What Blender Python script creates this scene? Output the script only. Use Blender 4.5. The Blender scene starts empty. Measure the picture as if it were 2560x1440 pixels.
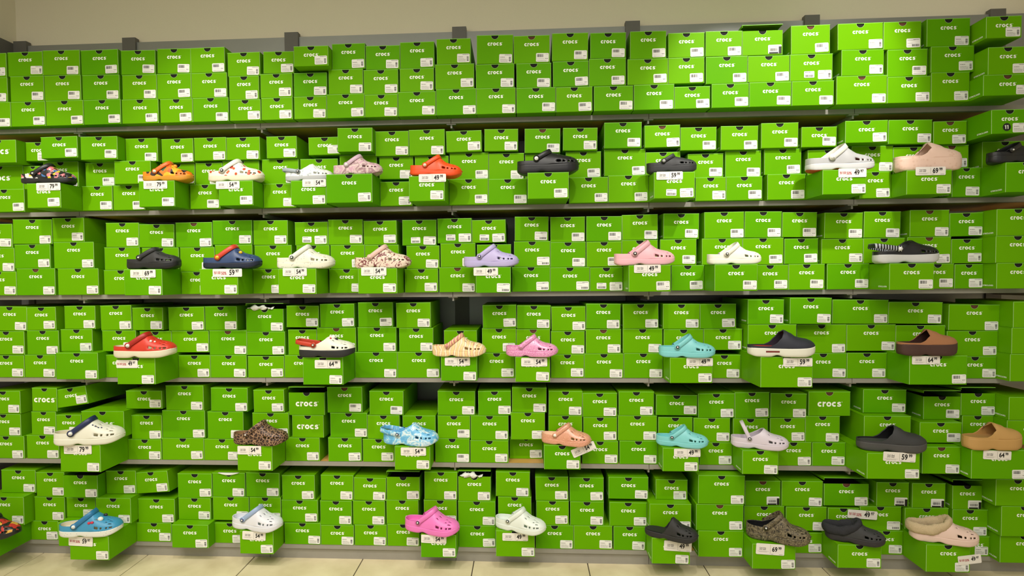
import bpy, bmesh, math, random
from mathutils import Vector, Matrix
random.seed(7)
sc = bpy.context.scene
col = sc.collection

# ------------------------------------------------------------------ camera
BAY = 0.9144                       # one shelving bay, metres
FPX = 1400.0                       # focal length in pixels of the 2560 px frame
PPX, PPY = 1235.5785, 731.62631
YAW, PIT, ROL = 0.05458, -0.02865, -0.00875
CAM = (2.37139*BAY, -2.87688*BAY, 1.49254*BAY)

def to_cam(v):
    cy, sy = math.cos(YAW), math.sin(YAW)
    x = v[0]*cy+v[1]*sy; y = -v[0]*sy+v[1]*cy; z = v[2]
    cp, sp = math.cos(PIT), math.sin(PIT)
    y, z = y*cp+z*sp, -y*sp+z*cp
    cr, sr = math.cos(ROL), math.sin(ROL)
    x, z = x*cr+z*sr, -x*sr+z*cr
    return x, y, z
_ax = [to_cam(e) for e in ((1, 0, 0), (0, 1, 0), (0, 0, 1))]
RIGHT, FWD, UP = [tuple(_ax[i][k] for i in range(3)) for k in range(3)]

def proj(P):
    x, y, z = to_cam([P[i]-CAM[i] for i in range(3)])
    return PPX+FPX*x/y, PPY-FPX*z/y

def ray(u, v):
    a = (u-PPX)/FPX; b = -(v-PPY)/FPX
    return [FWD[i]+a*RIGHT[i]+b*UP[i] for i in range(3)]

def on_y(u, v, Y):                 # pixel -> point on the vertical plane y = Y
    d = ray(u, v); t = (Y-CAM[1])/d[1]
    return CAM[0]+t*d[0], CAM[2]+t*d[2]

def on_z(u, v, Z):                 # pixel -> point on the horizontal plane z = Z
    d = ray(u, v); t = (Z-CAM[2])/d[2]
    return CAM[0]+t*d[0], CAM[1]+t*d[1]

cam_data = bpy.data.cameras.new('camera')
cam = bpy.data.objects.new('camera', cam_data)
col.objects.link(cam)
cam_data.sensor_width = 36.0
cam_data.lens = FPX/2560*36.0
cam_data.shift_x = (1280-PPX)/2560
cam_data.shift_y = (PPY-720)/2560
cam_data.clip_start = 0.05
M = Matrix.Identity(4)
for i in range(3):
    M[i][0] = RIGHT[i]; M[i][1] = UP[i]; M[i][2] = -FWD[i]; M[i][3] = CAM[i]
cam.matrix_world = M
sc.camera = cam

# ------------------------------------------------------------------ world, light, exposure
sc.view_settings.view_transform = 'Standard'
sc.view_settings.look = 'None'
sc.view_settings.gamma = 1.0
sc.view_settings.use_curve_mapping = False
sc.view_settings.exposure = 0.22

w = bpy.data.worlds.new('world'); sc.world = w; w.use_nodes = True
w.node_tree.nodes['Background'].inputs[0].default_value = (1.0, 0.97, 0.885, 1)
w.node_tree.nodes['Background'].inputs[1].default_value = 0.37

def spot(x, y, z, tx, ty, tz, energy, size, blend, radius=0.035, color=(1.0, 0.96, 0.89)):
    l = bpy.data.lights.new('track_spot', 'SPOT')
    l.energy = energy; l.spot_size = math.radians(size); l.spot_blend = blend
    l.shadow_soft_size = radius; l.color = color
    o = bpy.data.objects.new('track_spot', l); col.objects.link(o)
    o.location = (x, y, z)
    o.rotation_euler = (Vector((tx, ty, tz))-Vector((x, y, z))).to_track_quat('-Z', 'Y').to_euler()
    return o

# a row of ceiling track spots in front of the shelves
for x, tx, e, tz in ((-0.45, -0.35, 58, 0.75), (0.55, 0.45, 62, 0.8), (1.5, 1.5, 60, 0.75), (2.5, 2.4, 56, 0.75),
                     (3.4, 3.3, 40, 0.85)):
    spot(x, -1.75, 3.28, tx, 0.0, tz, e, 62, 0.7)
# tighter ones that make the bright pools
spot(0.75, -1.3, 3.28, 0.75, 0.0, 1.85, 40, 36, 0.6)
spot(3.55, -1.25, 3.28, 3.32, 0.0, 2.15, 135, 43, 0.45)
spot(-0.35, -1.6, 3.28, -0.3, 0.0, 1.55, 34, 32, 0.6)
spot(4.2, -0.9, 3.3, 4.15, 0.4, 2.95, 7, 62, 0.8)

def area(x, y, z, sx, sy, energy, color=(1.0, 0.955, 0.87)):
    l = bpy.data.lights.new('ceiling_fill', 'AREA'); l.shape = 'RECTANGLE'
    l.size = sx; l.size_y = sy; l.energy = energy; l.color = color
    o = bpy.data.objects.new('ceiling_fill', l); col.objects.link(o); o.location = (x, y, z)
    return o
area(1.5, -3.3, 3.3, 4.6, 2.2, 135)  # unseen soft fill, added for the store's general lighting

# ------------------------------------------------------------------ materials
def lin(c):
    return tuple((v/12.92 if v <= 0.04045 else ((v+0.055)/1.055)**2.4) for v in (c[0]/255, c[1]/255, c[2]/255))+(1,)

MATS = {}
def mat(name, rgb, rough=0.5, metal=0.0, bump=0.0, bscale=200.0, var=0.0, emit=None, spec=0.5, coat=0.0):
    """plain procedural material: colour with fine noise variation and optional fine relief"""
    if name in MATS: return MATS[name]
    m = bpy.data.materials.new(name); m.use_nodes = True
    nt = m.node_tree; b = nt.nodes['Principled BSDF']
    c = lin(rgb)
    b.inputs['Base Color'].default_value = c
    b.inputs['Roughness'].default_value = rough
    b.inputs['Metallic'].default_value = metal
    b.inputs['Specular IOR Level'].default_value = spec
    b.inputs['Coat Weight'].default_value = coat
    if var or bump:
        tc = nt.nodes.new('ShaderNodeTexCoord')
        n = nt.nodes.new('ShaderNodeTexNoise'); n.inputs['Scale'].default_value = bscale; n.inputs['Detail'].default_value = 4
        nt.links.new(tc.outputs['Object'], n.inputs['Vector'])
        if var:
            mx = nt.nodes.new('ShaderNodeMix'); mx.data_type = 'RGBA'
            mx.inputs[6].default_value = tuple(v*(1-var) for v in c[:3])+(1,)
            mx.inputs[7].default_value = tuple(min(1, v*(1+var)) for v in c[:3])+(1,)
            nt.links.new(n.outputs['Fac'], mx.inputs[0]); nt.links.new(mx.outputs[2], b.inputs['Base Color'])
        if bump:
            bp = nt.nodes.new('ShaderNodeBump'); bp.inputs['Strength'].default_value = bump; bp.inputs['Distance'].default_value = 0.002
            nt.links.new(n.outputs['Fac'], bp.inputs['Height']); nt.links.new(bp.outputs[0], b.inputs['Normal'])
    MATS[name] = m
    return m

def ramp_mat(name, stops, tex='noise', scale=40.0, rough=0.5, detail=3.0, distort=0.0, interp='CONSTANT', spec=0.5, smooth_f1=None, bump=0.0, randomness=1.0):
    """patterned procedural material: a texture through a colour ramp"""
    if name in MATS: return MATS[name]
    m = bpy.data.materials.new(name); m.use_nodes = True
    nt = m.node_tree; b = nt.nodes['Principled BSDF']
    b.inputs['Roughness'].default_value = rough; b.inputs['Specular IOR Level'].default_value = spec
    tc = nt.nodes.new('ShaderNodeTexCoord')
    r = nt.nodes.new('ShaderNodeValToRGB'); r.color_ramp.interpolation = interp
    el = r.color_ramp.elements
    el[0].position = stops[0][0]; el[0].color = lin(stops[0][1])
    el[1].position = stops[1][0]; el[1].color = lin(stops[1][1])
    for p, c in stops[2:]:
        e = el.new(p); e.color = lin(c)
    if tex == 'noise':
        n = nt.nodes.new('ShaderNodeTexNoise'); n.inputs['Detail'].default_value = detail; n.inputs['Distortion'].default_value = distort; out = n.outputs['Fac']
    elif tex == 'cells':
        n = nt.nodes.new('ShaderNodeTexVoronoi'); n.inputs['Randomness'].default_value = randomness
        out = n.outputs['Color']
    elif tex == 'spots':
        n = nt.nodes.new('ShaderNodeTexVoronoi'); n.inputs['Randomness'].default_value = randomness; out = n.outputs['Distance']
    elif tex == 'edges':
        n = nt.nodes.new('ShaderNodeTexVoronoi'); n.feature = 'DISTANCE_TO_EDGE'; out = n.outputs['Distance']
    elif tex == 'wave':
        n = nt.nodes.new('ShaderNodeTexWave'); n.inputs['Distortion'].default_value = distort; n.inputs['Detail'].default_value = detail; out = n.outputs['Fac']
    n.inputs['Scale'].default_value = scale
    nt.links.new(tc.outputs['Object'], n.inputs['Vector'])
    nt.links.new(out, r.inputs['Fac']); nt.links.new(r.outputs['Color'], b.inputs['Base Color'])
    if bump:
        bp = nt.nodes.new('ShaderNodeBump'); bp.inputs['Strength'].default_value = bump; bp.inputs['Distance'].default_value = 0.002
        nt.links.new(out, bp.inputs['Height']); nt.links.new(bp.outputs[0], b.inputs['Normal'])
    MATS[name] = m
    return m

def green_mat(name, lo, hi):
    """printed shoe-box card: colour drifts a little from box to box"""
    m = bpy.data.materials.new(name); m.use_nodes = True
    nt = m.node_tree; b = nt.nodes['Principled BSDF']
    b.inputs['Roughness'].default_value = 0.5; b.inputs['Specular IOR Level'].default_value = 0.05
    oi = nt.nodes.new('ShaderNodeObjectInfo')
    tc = nt.nodes.new('ShaderNodeTexCoord')
    n = nt.nodes.new('ShaderNodeTexNoise'); n.inputs['Scale'].default_value = 9; n.inputs['Detail'].default_value = 3
    nt.links.new(tc.outputs['Object'], n.inputs['Vector'])
    ad = nt.nodes.new('ShaderNodeMath'); ad.operation = 'MULTIPLY_ADD'
    nt.links.new(n.outputs['Fac'], ad.inputs[0]); ad.inputs[1].default_value = 0.35
    nt.links.new(oi.outputs['Random'], ad.inputs[2])
    mx = nt.nodes.new('ShaderNodeMix'); mx.data_type = 'RGBA'
    mx.inputs[6].default_value = lo; mx.inputs[7].default_value = hi
    nt.links.new(ad.outputs[0], mx.inputs[0]); nt.links.new(mx.outputs[2], b.inputs['Base Color'])
    MATS[name] = m
    return m

GREEN = green_mat('box_green_card', (0.090, 0.336, 0.0012, 1), (0.134, 0.384, 0.001, 1))
EDGE = mat('card_edge_highlight', (150, 190, 110), 0.7)
LIDEDGE = mat('lid_edge_highlight', (128, 196, 70), 0.6)  # lighter green paints the lit, reflecting front edge of the lid
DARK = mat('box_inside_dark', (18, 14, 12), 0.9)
BROWN = mat('box_inside_kraft', (92, 52, 34), 0.9)
LOGO = mat('logo_white_ink', (250, 252, 242), 0.55)
PAPER = mat('label_paper', (236, 235, 231), 0.7)
INK = mat('label_ink', (58, 56, 54), 0.8)
FAINT = mat('label_grey_ink', (150, 148, 142), 0.8)
BLACKINK = mat('label_black_tape', (16, 15, 16), 0.6)
TAG = mat('price_tag_card', (236, 230, 224), 0.5)
REDINK = mat('price_red_ink', (176, 52, 60), 0.7)
TISSUE = mat('tissue_white', (228, 228, 222), 0.8, bump=0.6, bscale=60)
METAL = mat('shelf_grey_paint', (152, 148, 140), 0.42, 0.15, var=0.06, bscale=30)
PANEL = mat('back_panel_grey', (150, 152, 150), 0.38, 0.35, var=0.05, bscale=12)
POST = mat('upright_grey_paint', (104, 102, 98), 0.5, 0.1, var=0.05, bscale=40)
WALLM = mat('beige_wall_paint', (235, 227, 204), 0.85, bump=0.15, bscale=140, var=0.02)
GROUT = mat('floor_grout', (70, 62, 52), 0.9, var=0.1, bscale=80)

def wood_mat():
    m = bpy.data.materials.new('shelf_wood'); m.use_nodes = True
    nt = m.node_tree; b = nt.nodes['Principled BSDF']; b.inputs['Roughness'].default_value = 0.5
    tc = nt.nodes.new('ShaderNodeTexCoord'); mp = nt.nodes.new('ShaderNodeMapping')
    mp.inputs['Scale'].default_value = (3, 40, 40)
    n = nt.nodes.new('ShaderNodeTexNoise'); n.inputs['Scale'].default_value = 2.0; n.inputs['Detail'].default_value = 5
    r = nt.nodes.new('ShaderNodeValToRGB')
    r.color_ramp.elements[0].color = lin((186, 132, 62)); r.color_ramp.elements[1].color = lin((226, 176, 96))
    nt.links.new(tc.outputs['Object'], mp.inputs[0]); nt.links.new(mp.outputs[0], n.inputs['Vector'])
    nt.links.new(n.outputs['Fac'], r.inputs['Fac']); nt.links.new(r.outputs['Color'], b.inputs['Base Color'])
    return m
WOOD = wood_mat()

def tile_mat():
    m = bpy.data.materials.new('cream_floor_tile'); m.use_nodes = True
    nt = m.node_tree; b = nt.nodes['Principled BSDF']; b.inputs['Roughness'].default_value = 0.38
    tc = nt.nodes.new('ShaderNodeTexCoord')
    n = nt.nodes.new('ShaderNodeTexNoise'); n.inputs['Scale'].default_value = 7; n.inputs['Detail'].default_value = 6
    oi = nt.nodes.new('ShaderNodeObjectInfo')
    vm = nt.nodes.new('ShaderNodeVectorMath'); vm.operation = 'ADD'
    nt.links.new(tc.outputs['Object'], vm.inputs[0]); nt.links.new(oi.outputs['Location'], vm.inputs[1])
    nt.links.new(vm.outputs[0], n.inputs['Vector'])
    r = nt.nodes.new('ShaderNodeValToRGB')
    r.color_ramp.elements[0].color = lin((208, 192, 154)); r.color_ramp.elements[1].color = lin((232, 218, 182))
    r.color_ramp.elements[0].position = 0.3; r.color_ramp.elements[1].position = 0.7
    nt.links.new(n.outputs['Fac'], r.inputs['Fac']); nt.links.new(r.outputs['Color'], b.inputs['Base Color'])
    return m
TILE = tile_mat()

# ------------------------------------------------------------------ helpers
class MB:
    """collects polygons with material slots; build() links them as one mesh object"""
    def __init__(s): s.v = []; s.f = []; s.m = []
    def add(s, verts, faces, mi=0, T=None):
        o = len(s.v)
        s.v += [tuple(T @ Vector(p)) for p in verts] if T else [tuple(p) for p in verts]
        s.f += [tuple(i+o for i in f) for f in faces]
        s.m += [mi]*len(faces)
        return s
    def box(s, x0, x1, y0, y1, z0, z1, mi=0, T=None):
        return s.add([(x0, y0, z0), (x1, y0, z0), (x1, y1, z0), (x0, y1, z0), (x0, y0, z1), (x1, y0, z1), (x1, y1, z1), (x0, y1, z1)],
                     [(0, 3, 2, 1), (4, 5, 6, 7), (0, 1, 5, 4), (1, 2, 6, 5), (2, 3, 7, 6), (3, 0, 4, 7)], mi, T)
    def quad_xz(s, x0, x1, z0, z1, y, mi=0):
        return s.add([(x0, y, z0), (x1, y, z0), (x1, y, z1), (x0, y, z1)], [(0, 1, 2, 3)], mi)
    def merge(s, o, T, remap):
        n = len(s.v)
        s.v += [tuple(T @ Vector(p)) for p in o.v]
        s.f += [tuple(i+n for i in f) for f in o.f]
        s.m += [remap[i] for i in o.m]
    def mesh(s, name, mats, smooth=False):
        me = bpy.data.meshes.new(name); me.from_pydata(s.v, [], s.f)
        for m in mats: me.materials.append(m)
        me.polygons.foreach_set('material_index', s.m)
        if smooth: me.polygons.foreach_set('use_smooth', [True]*len(s.f))
        me.update(); return me

def link(name, me, parent=None, loc=(0, 0, 0), rot=(0, 0, 0)):
    o = bpy.data.objects.new(name, me); col.objects.link(o)
    o.location = loc; o.rotation_euler = rot
    if parent: o.parent = parent
    return o

def empty(name, loc, rot=(0, 0, 0)):
    o = bpy.data.objects.new(name, None); col.objects.link(o)
    o.empty_display_size = 0.05; o.location = loc; o.rotation_euler = rot
    return o

def tag(o, label=None, cat=None, group=None, kind=None):
    if label: o['label'] = label
    if cat: o['category'] = cat
    if group: o['group'] = group
    if kind: o['kind'] = kind
    return o

# ------------------------------------------------------------------ the room
DEP = 0.390                        # shelf depth
LIP = 0.0215
SHELF = {k: 2.0842-0.4064*(k-1)+LIP for k in range(1, 7)}      # top face of each shelf
ZPANEL = 2.676
XL = -0.6675                       # left corner
XR = 6*BAY+0.05

o = link('wall_back', MB().box(XL-0.12, XR+2.5, DEP+0.03, DEP+0.15, 0, 3.4).mesh('wall_back', [WALLM])); tag(o, kind='structure')
o = link('wall_left', MB().box(XL-0.12, XL-0.02, -5.0, DEP+0.03, 0, 3.4).mesh('wall_left', [WALLM])); tag(o, kind='structure')
o = link('right_light_blocker', MB().box(XR+0.01, XR+0.13, -2.2, DEP+0.03, 0, 3.4).mesh('right_light_blocker', [WALLM])); tag(o, kind='structure')  # unseen wall, added to keep ambient light off the right end
o = link('ceiling', MB().box(XL-0.12, XR+2.5, -5.0, DEP+0.15, 3.4, 3.5).mesh('ceiling', [mat('ceiling_paint', (225, 222, 212), 0.9, bump=0.1)])); tag(o, kind='structure')

fl = link('floor', MB().box(XL-0.12, XR+2.5, -5.0, DEP+0.15, -0.05, -0.004).mesh('floor', [GROUT])); tag(fl, kind='structure')
TS = 0.5412; TX0 = -0.2495; TY0 = -0.335
tile_me = None
def tile_mesh():
    b = MB(); g = 0.0022; x = TS/2-g; c = 0.0015
    b.add([(-x, -x, -0.03), (x, -x, -0.03), (x, x, -0.03), (-x, x, -0.03), (-x, -x, -c), (x, -x, -c), (x, x, -c), (-x, x, -c),
           (-x+c, -x+c, 0), (x-c, -x+c, 0), (x-c, x-c, 0), (-x+c, x-c, 0)],
          [(0, 3, 2, 1), (0, 1, 5, 4), (1, 2, 6, 5), (2, 3, 7, 6), (3, 0, 4, 7), (4, 5, 9, 8), (5, 6, 10, 9), (6, 7, 11, 10), (7, 4, 8, 11), (8, 9, 10, 11)])
    return b.mesh('tile', [TILE])
tile_me = tile_mesh()
for i in range(-1, 11):
    for j in range(-1, 5):
        x = TX0+(i+0.5)*TS; y = TY0+0.541-(j+0.5)*TS
        if x-TS/2 < XL-0.4: continue
        t = link('tile', tile_me, fl, (x, y, 0))

# ------------------------------------------------------------------ shelving
sh = empty('wall_shelving', (2.2, 0.2, 0))
tag(sh, 'grey wall shelving with six wood shelves packed with green shoe boxes', 'shelving')
def part(name, b, mats, parent=sh):
    o = link(name, b.mesh(name, mats), parent)
    p = parent
    off = Vector((0, 0, 0))
    while p: off += p.location; p = p.parent
    o.location = -off
    return o
bays = [(XL+0.045, 0.0)]+[(j*BAY, (j+1)*BAY) for j in range(6)]
for (a, b_) in bays:
    part('back_panel', MB().box(a+0.001, b_-0.001, DEP, DEP+0.012, 0.02, ZPANEL), [PANEL])
for x in [XL+0.0375]+[j*BAY for j in range(7)]:
    part('upright', MB().box(x-0.0375, x+0.0375, DEP-0.012, DEP+0.02, 0, ZPANEL+0.022), [POST])
part('side_panel', MB().box(XL-0.018, XL, -0.02, DEP+0.02, 0, ZPANEL+0.01), [POST])
for k in range(1, 7):
    zt = SHELF[k]
    for (a, b_) in bays:
        s = part('shelf', MB().box(a+0.0012, b_-0.0012, 0.004, DEP-0.013, zt-0.019, zt), [WOOD])
        lip = MB()
        lip.box(a+0.0012, b_-0.0012, -0.001, 0.004, zt-LIP, zt)
        lip.box(a+0.0012, b_-0.0012, 0.004, 0.02, zt-LIP-0.0005, zt-0.019)
        lo = link('shelf_lip', lip.mesh('shelf_lip', [METAL]), s)
    if k < 6:
        for x in [0.0]+[j*BAY for j in range(1, 7)]:
            br = MB(); br.box(x-0.022, x+0.022, 0.006, 0.03, zt-LIP-0.005, zt-LIP-0.0005)
            br.box(x-0.004, x+0.004, 0.012, DEP-0.013, zt-LIP-0.02, zt-LIP-0.0005)
            part('bracket', br, [METAL])
for (a, b_) in bays:
    part('kickplate', MB().box(a+0.001, b_-0.001, 0.010, 0.022, 0, SHELF[6]-LIP-0.001), [METAL])

# ------------------------------------------------------------------ lettering built from strokes
def stroke(b, pts, th, mi=0, y=0.0):
    n = len(pts); L = []; R = []
    for i, p in enumerate(pts):
        a = pts[max(0, i-1)]; c = pts[min(n-1, i+1)]
        dx, dz = c[0]-a[0], c[1]-a[1]; l = math.hypot(dx, dz) or 1
        nx, nz = -dz/l*th/2, dx/l*th/2
        L.append((p[0]+nx, y, p[1]+nz)); R.append((p[0]-nx, y, p[1]-nz))
    b.add(L+R, [(i, i+n, i+n+1, i+1) for i in range(n-1)], mi)

def arc(cx, cz, r, a0, a1, n):
    return [(cx+r*math.cos(math.radians(a0+(a1-a0)*i/n)), cz+r*math.sin(math.radians(a0+(a1-a0)*i/n))) for i in range(n+1)]

def word(b, text, width, y=0.0, mi=0):
    """rounded bold lowercase lettering, centred on x = 0, mid-height z = 0"""
    x = 0.0; t = MB(); th = 0.31; r = 0.345
    for ch in text:
        if ch == 'c': stroke(t, arc(x+0.5, 0.5, r, 48, 312, 10), th); x += 0.98
        elif ch == 'o': stroke(t, arc(x+0.5, 0.5, r, 0, 360, 12), th*0.97); x += 1.08
        elif ch == 'r':
            stroke(t, [(x+0.16, 0), (x+0.16, 1.0)], th*0.9); stroke(t, arc(x+0.56, 0.44, 0.4, 160, 78, 5), th*0.9); x += 0.74
        elif ch == 's':
            stroke(t, [(x+0.74, 0.79), (x+0.58, 0.85), (x+0.38, 0.85), (x+0.2, 0.76), (x+0.2, 0.62), (x+0.4, 0.53), (x+0.62, 0.46),
                       (x+0.74, 0.35), (x+0.7, 0.2), (x+0.5, 0.14), (x+0.3, 0.15), (x+0.1, 0.23)], 0.25); x += 0.92
        elif ch == 'm':
            stroke(t, [(x+0.15, 0), (x+0.15, 1)], 0.25)
            for q in (0, 0.42): stroke(t, arc(x+0.38+q, 0.62, 0.22, 170, 0, 5)+[(x+0.6+q, 0)], 0.22)
            x += 1.3
        elif ch == '.': t.add([(x+0.05, 0, 0), (x+0.32, 0, 0), (x+0.32, 0, 0.28), (x+0.05, 0, 0.28)], [(0, 1, 2, 3)]); x += 0.4
    if text == 'crocs':
        t.add([(x+0.02, 0, 0.88), (x+0.14, 0, 0.88), (x+0.14, 0, 1.0), (x+0.02, 0, 1.0)], [(0, 1, 2, 3)])
    s = width/x
    b.add([((p[0]-x/2)*s, y, (p[2]-0.5)*s) for p in t.v], t.f, mi)
    return b
LOGO_B = word(MB(), 'crocs', 0.0665)
BIGLOGO_B = word(MB(), 'crocs', 0.108)
SIDE_B = word(MB(), 'crocs.com', 0.058)
LOGO_ME = LOGO_B.mesh('logo', [LOGO]); BIGLOGO_ME = BIGLOGO_B.mesh('logo_large', [LOGO]); SIDE_ME = SIDE_B.mesh('side_logo', [LOGO])

# ------------------------------------------------------------------ stick-on box labels (centre of the label at the origin)
def sticker(kind, seed):
    rnd = random.Random(seed); b = MB()
    w, h, c = (0.0575, 0.0385, 0.003) if kind in 'abck' else (0.044, 0.028, 0.002)
    x, z = w/2, h/2
    o = [(-x+c, -z), (x-c, -z), (x, -z+c), (x, z-c), (x-c, z), (-x+c, z), (-x, z-c), (-x, -z+c)]
    n = 8
    b.add([(p[0], -0.0006, p[1]) for p in o]+[(p[0], 0, p[1]) for p in o], [tuple(range(n))]+[(i, i+n, (i+1) % n+n, (i+1) % n) for i in range(n)], 0)
    Y = -0.0009
    def bars(x0, x1, z0, z1, vert=False):
        p = x0 if not vert else z0; e = x1 if not vert else z1
        while p < e:
            t = rnd.choice((0.0008, 0.0013, 0.0019))
            if not vert: b.quad_xz(p, min(e, p+t), z0, z1, Y, 1)
            else: b.quad_xz(x0, x1, p, min(e, p+t), Y, 1)
            p += t+rnd.choice((0.0007, 0.001, 0.0014))
    def line(x0, x1, zz, t=0.0011, mi=2):
        p = x0
        while p < x1:
            q = min(x1, p+rnd.uniform(0.002, 0.006)); b.quad_xz(p, q, zz, zz+t, Y, mi); p = q+0.0011
    if kind == 'a':
        bars(-x+0.005, -x+0.033, z-0.018, z-0.005)
        line(x-0.014, x-0.003, z-0.006); line(x-0.016, x-0.004, -0.006, 0.0022, 1); line(-x+0.005, x-0.02, -0.0065); line(-x+0.005, x-0.006, -z+0.006); line(-x+0.005, x-0.012, -z+0.003)
    elif kind == 'b':
        line(-0.004, x-0.003, z-0.0045, 0.0016, 1); line(-x+0.005, -x+0.026, 0.004, 0.003, 2); line(-x+0.005, -x+0.03, -0.003)
        bars(x-0.0135, x-0.0045, -0.013, 0.008, True)
        for q in range(4): line(-x+0.005, x-0.018, -0.006-0.0032*q)
    elif kind == 'c':
        line(-x+0.005, x-0.02, z-0.008, 0.002); line(0.0, x-0.004, z-0.006, 0.0016, 1); line(-x+0.005, -0.002, -0.002)
        bars(-0.006, x-0.004, -z+0.004, -z+0.0135); line(-x+0.004, -0.012, -z+0.006)
    elif kind == 'k':
        b.quad_xz(x-0.012, x, -z, z*0.6, Y, 3); b.quad_xz(-x+0.004, x-0.014, -z, -z+0.007, Y, 3)
        bars(-x+0.008, x-0.016, -0.008, 0.004); line(-x+0.008, x-0.016, 0.008, 0.002, 2)
    elif kind == 's':
        line(-x+0.004, x-0.016, z-0.005, 0.0018, 1); bars(-x+0.005, x-0.004, -z+0.003, -z+0.012); line(-x+0.005, x-0.02, 0.001)
    return b
STK_B = {k: [sticker(k, 10*i+ord(k)) for i in range(3)] for k in 'abcks'}
STK_MATS = [PAPER, INK, FAINT, BLACKINK]
STK_ME = {k: [b.mesh('barcode_label_'+k, STK_MATS) for b in v] for k, v in STK_B.items()}

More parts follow.
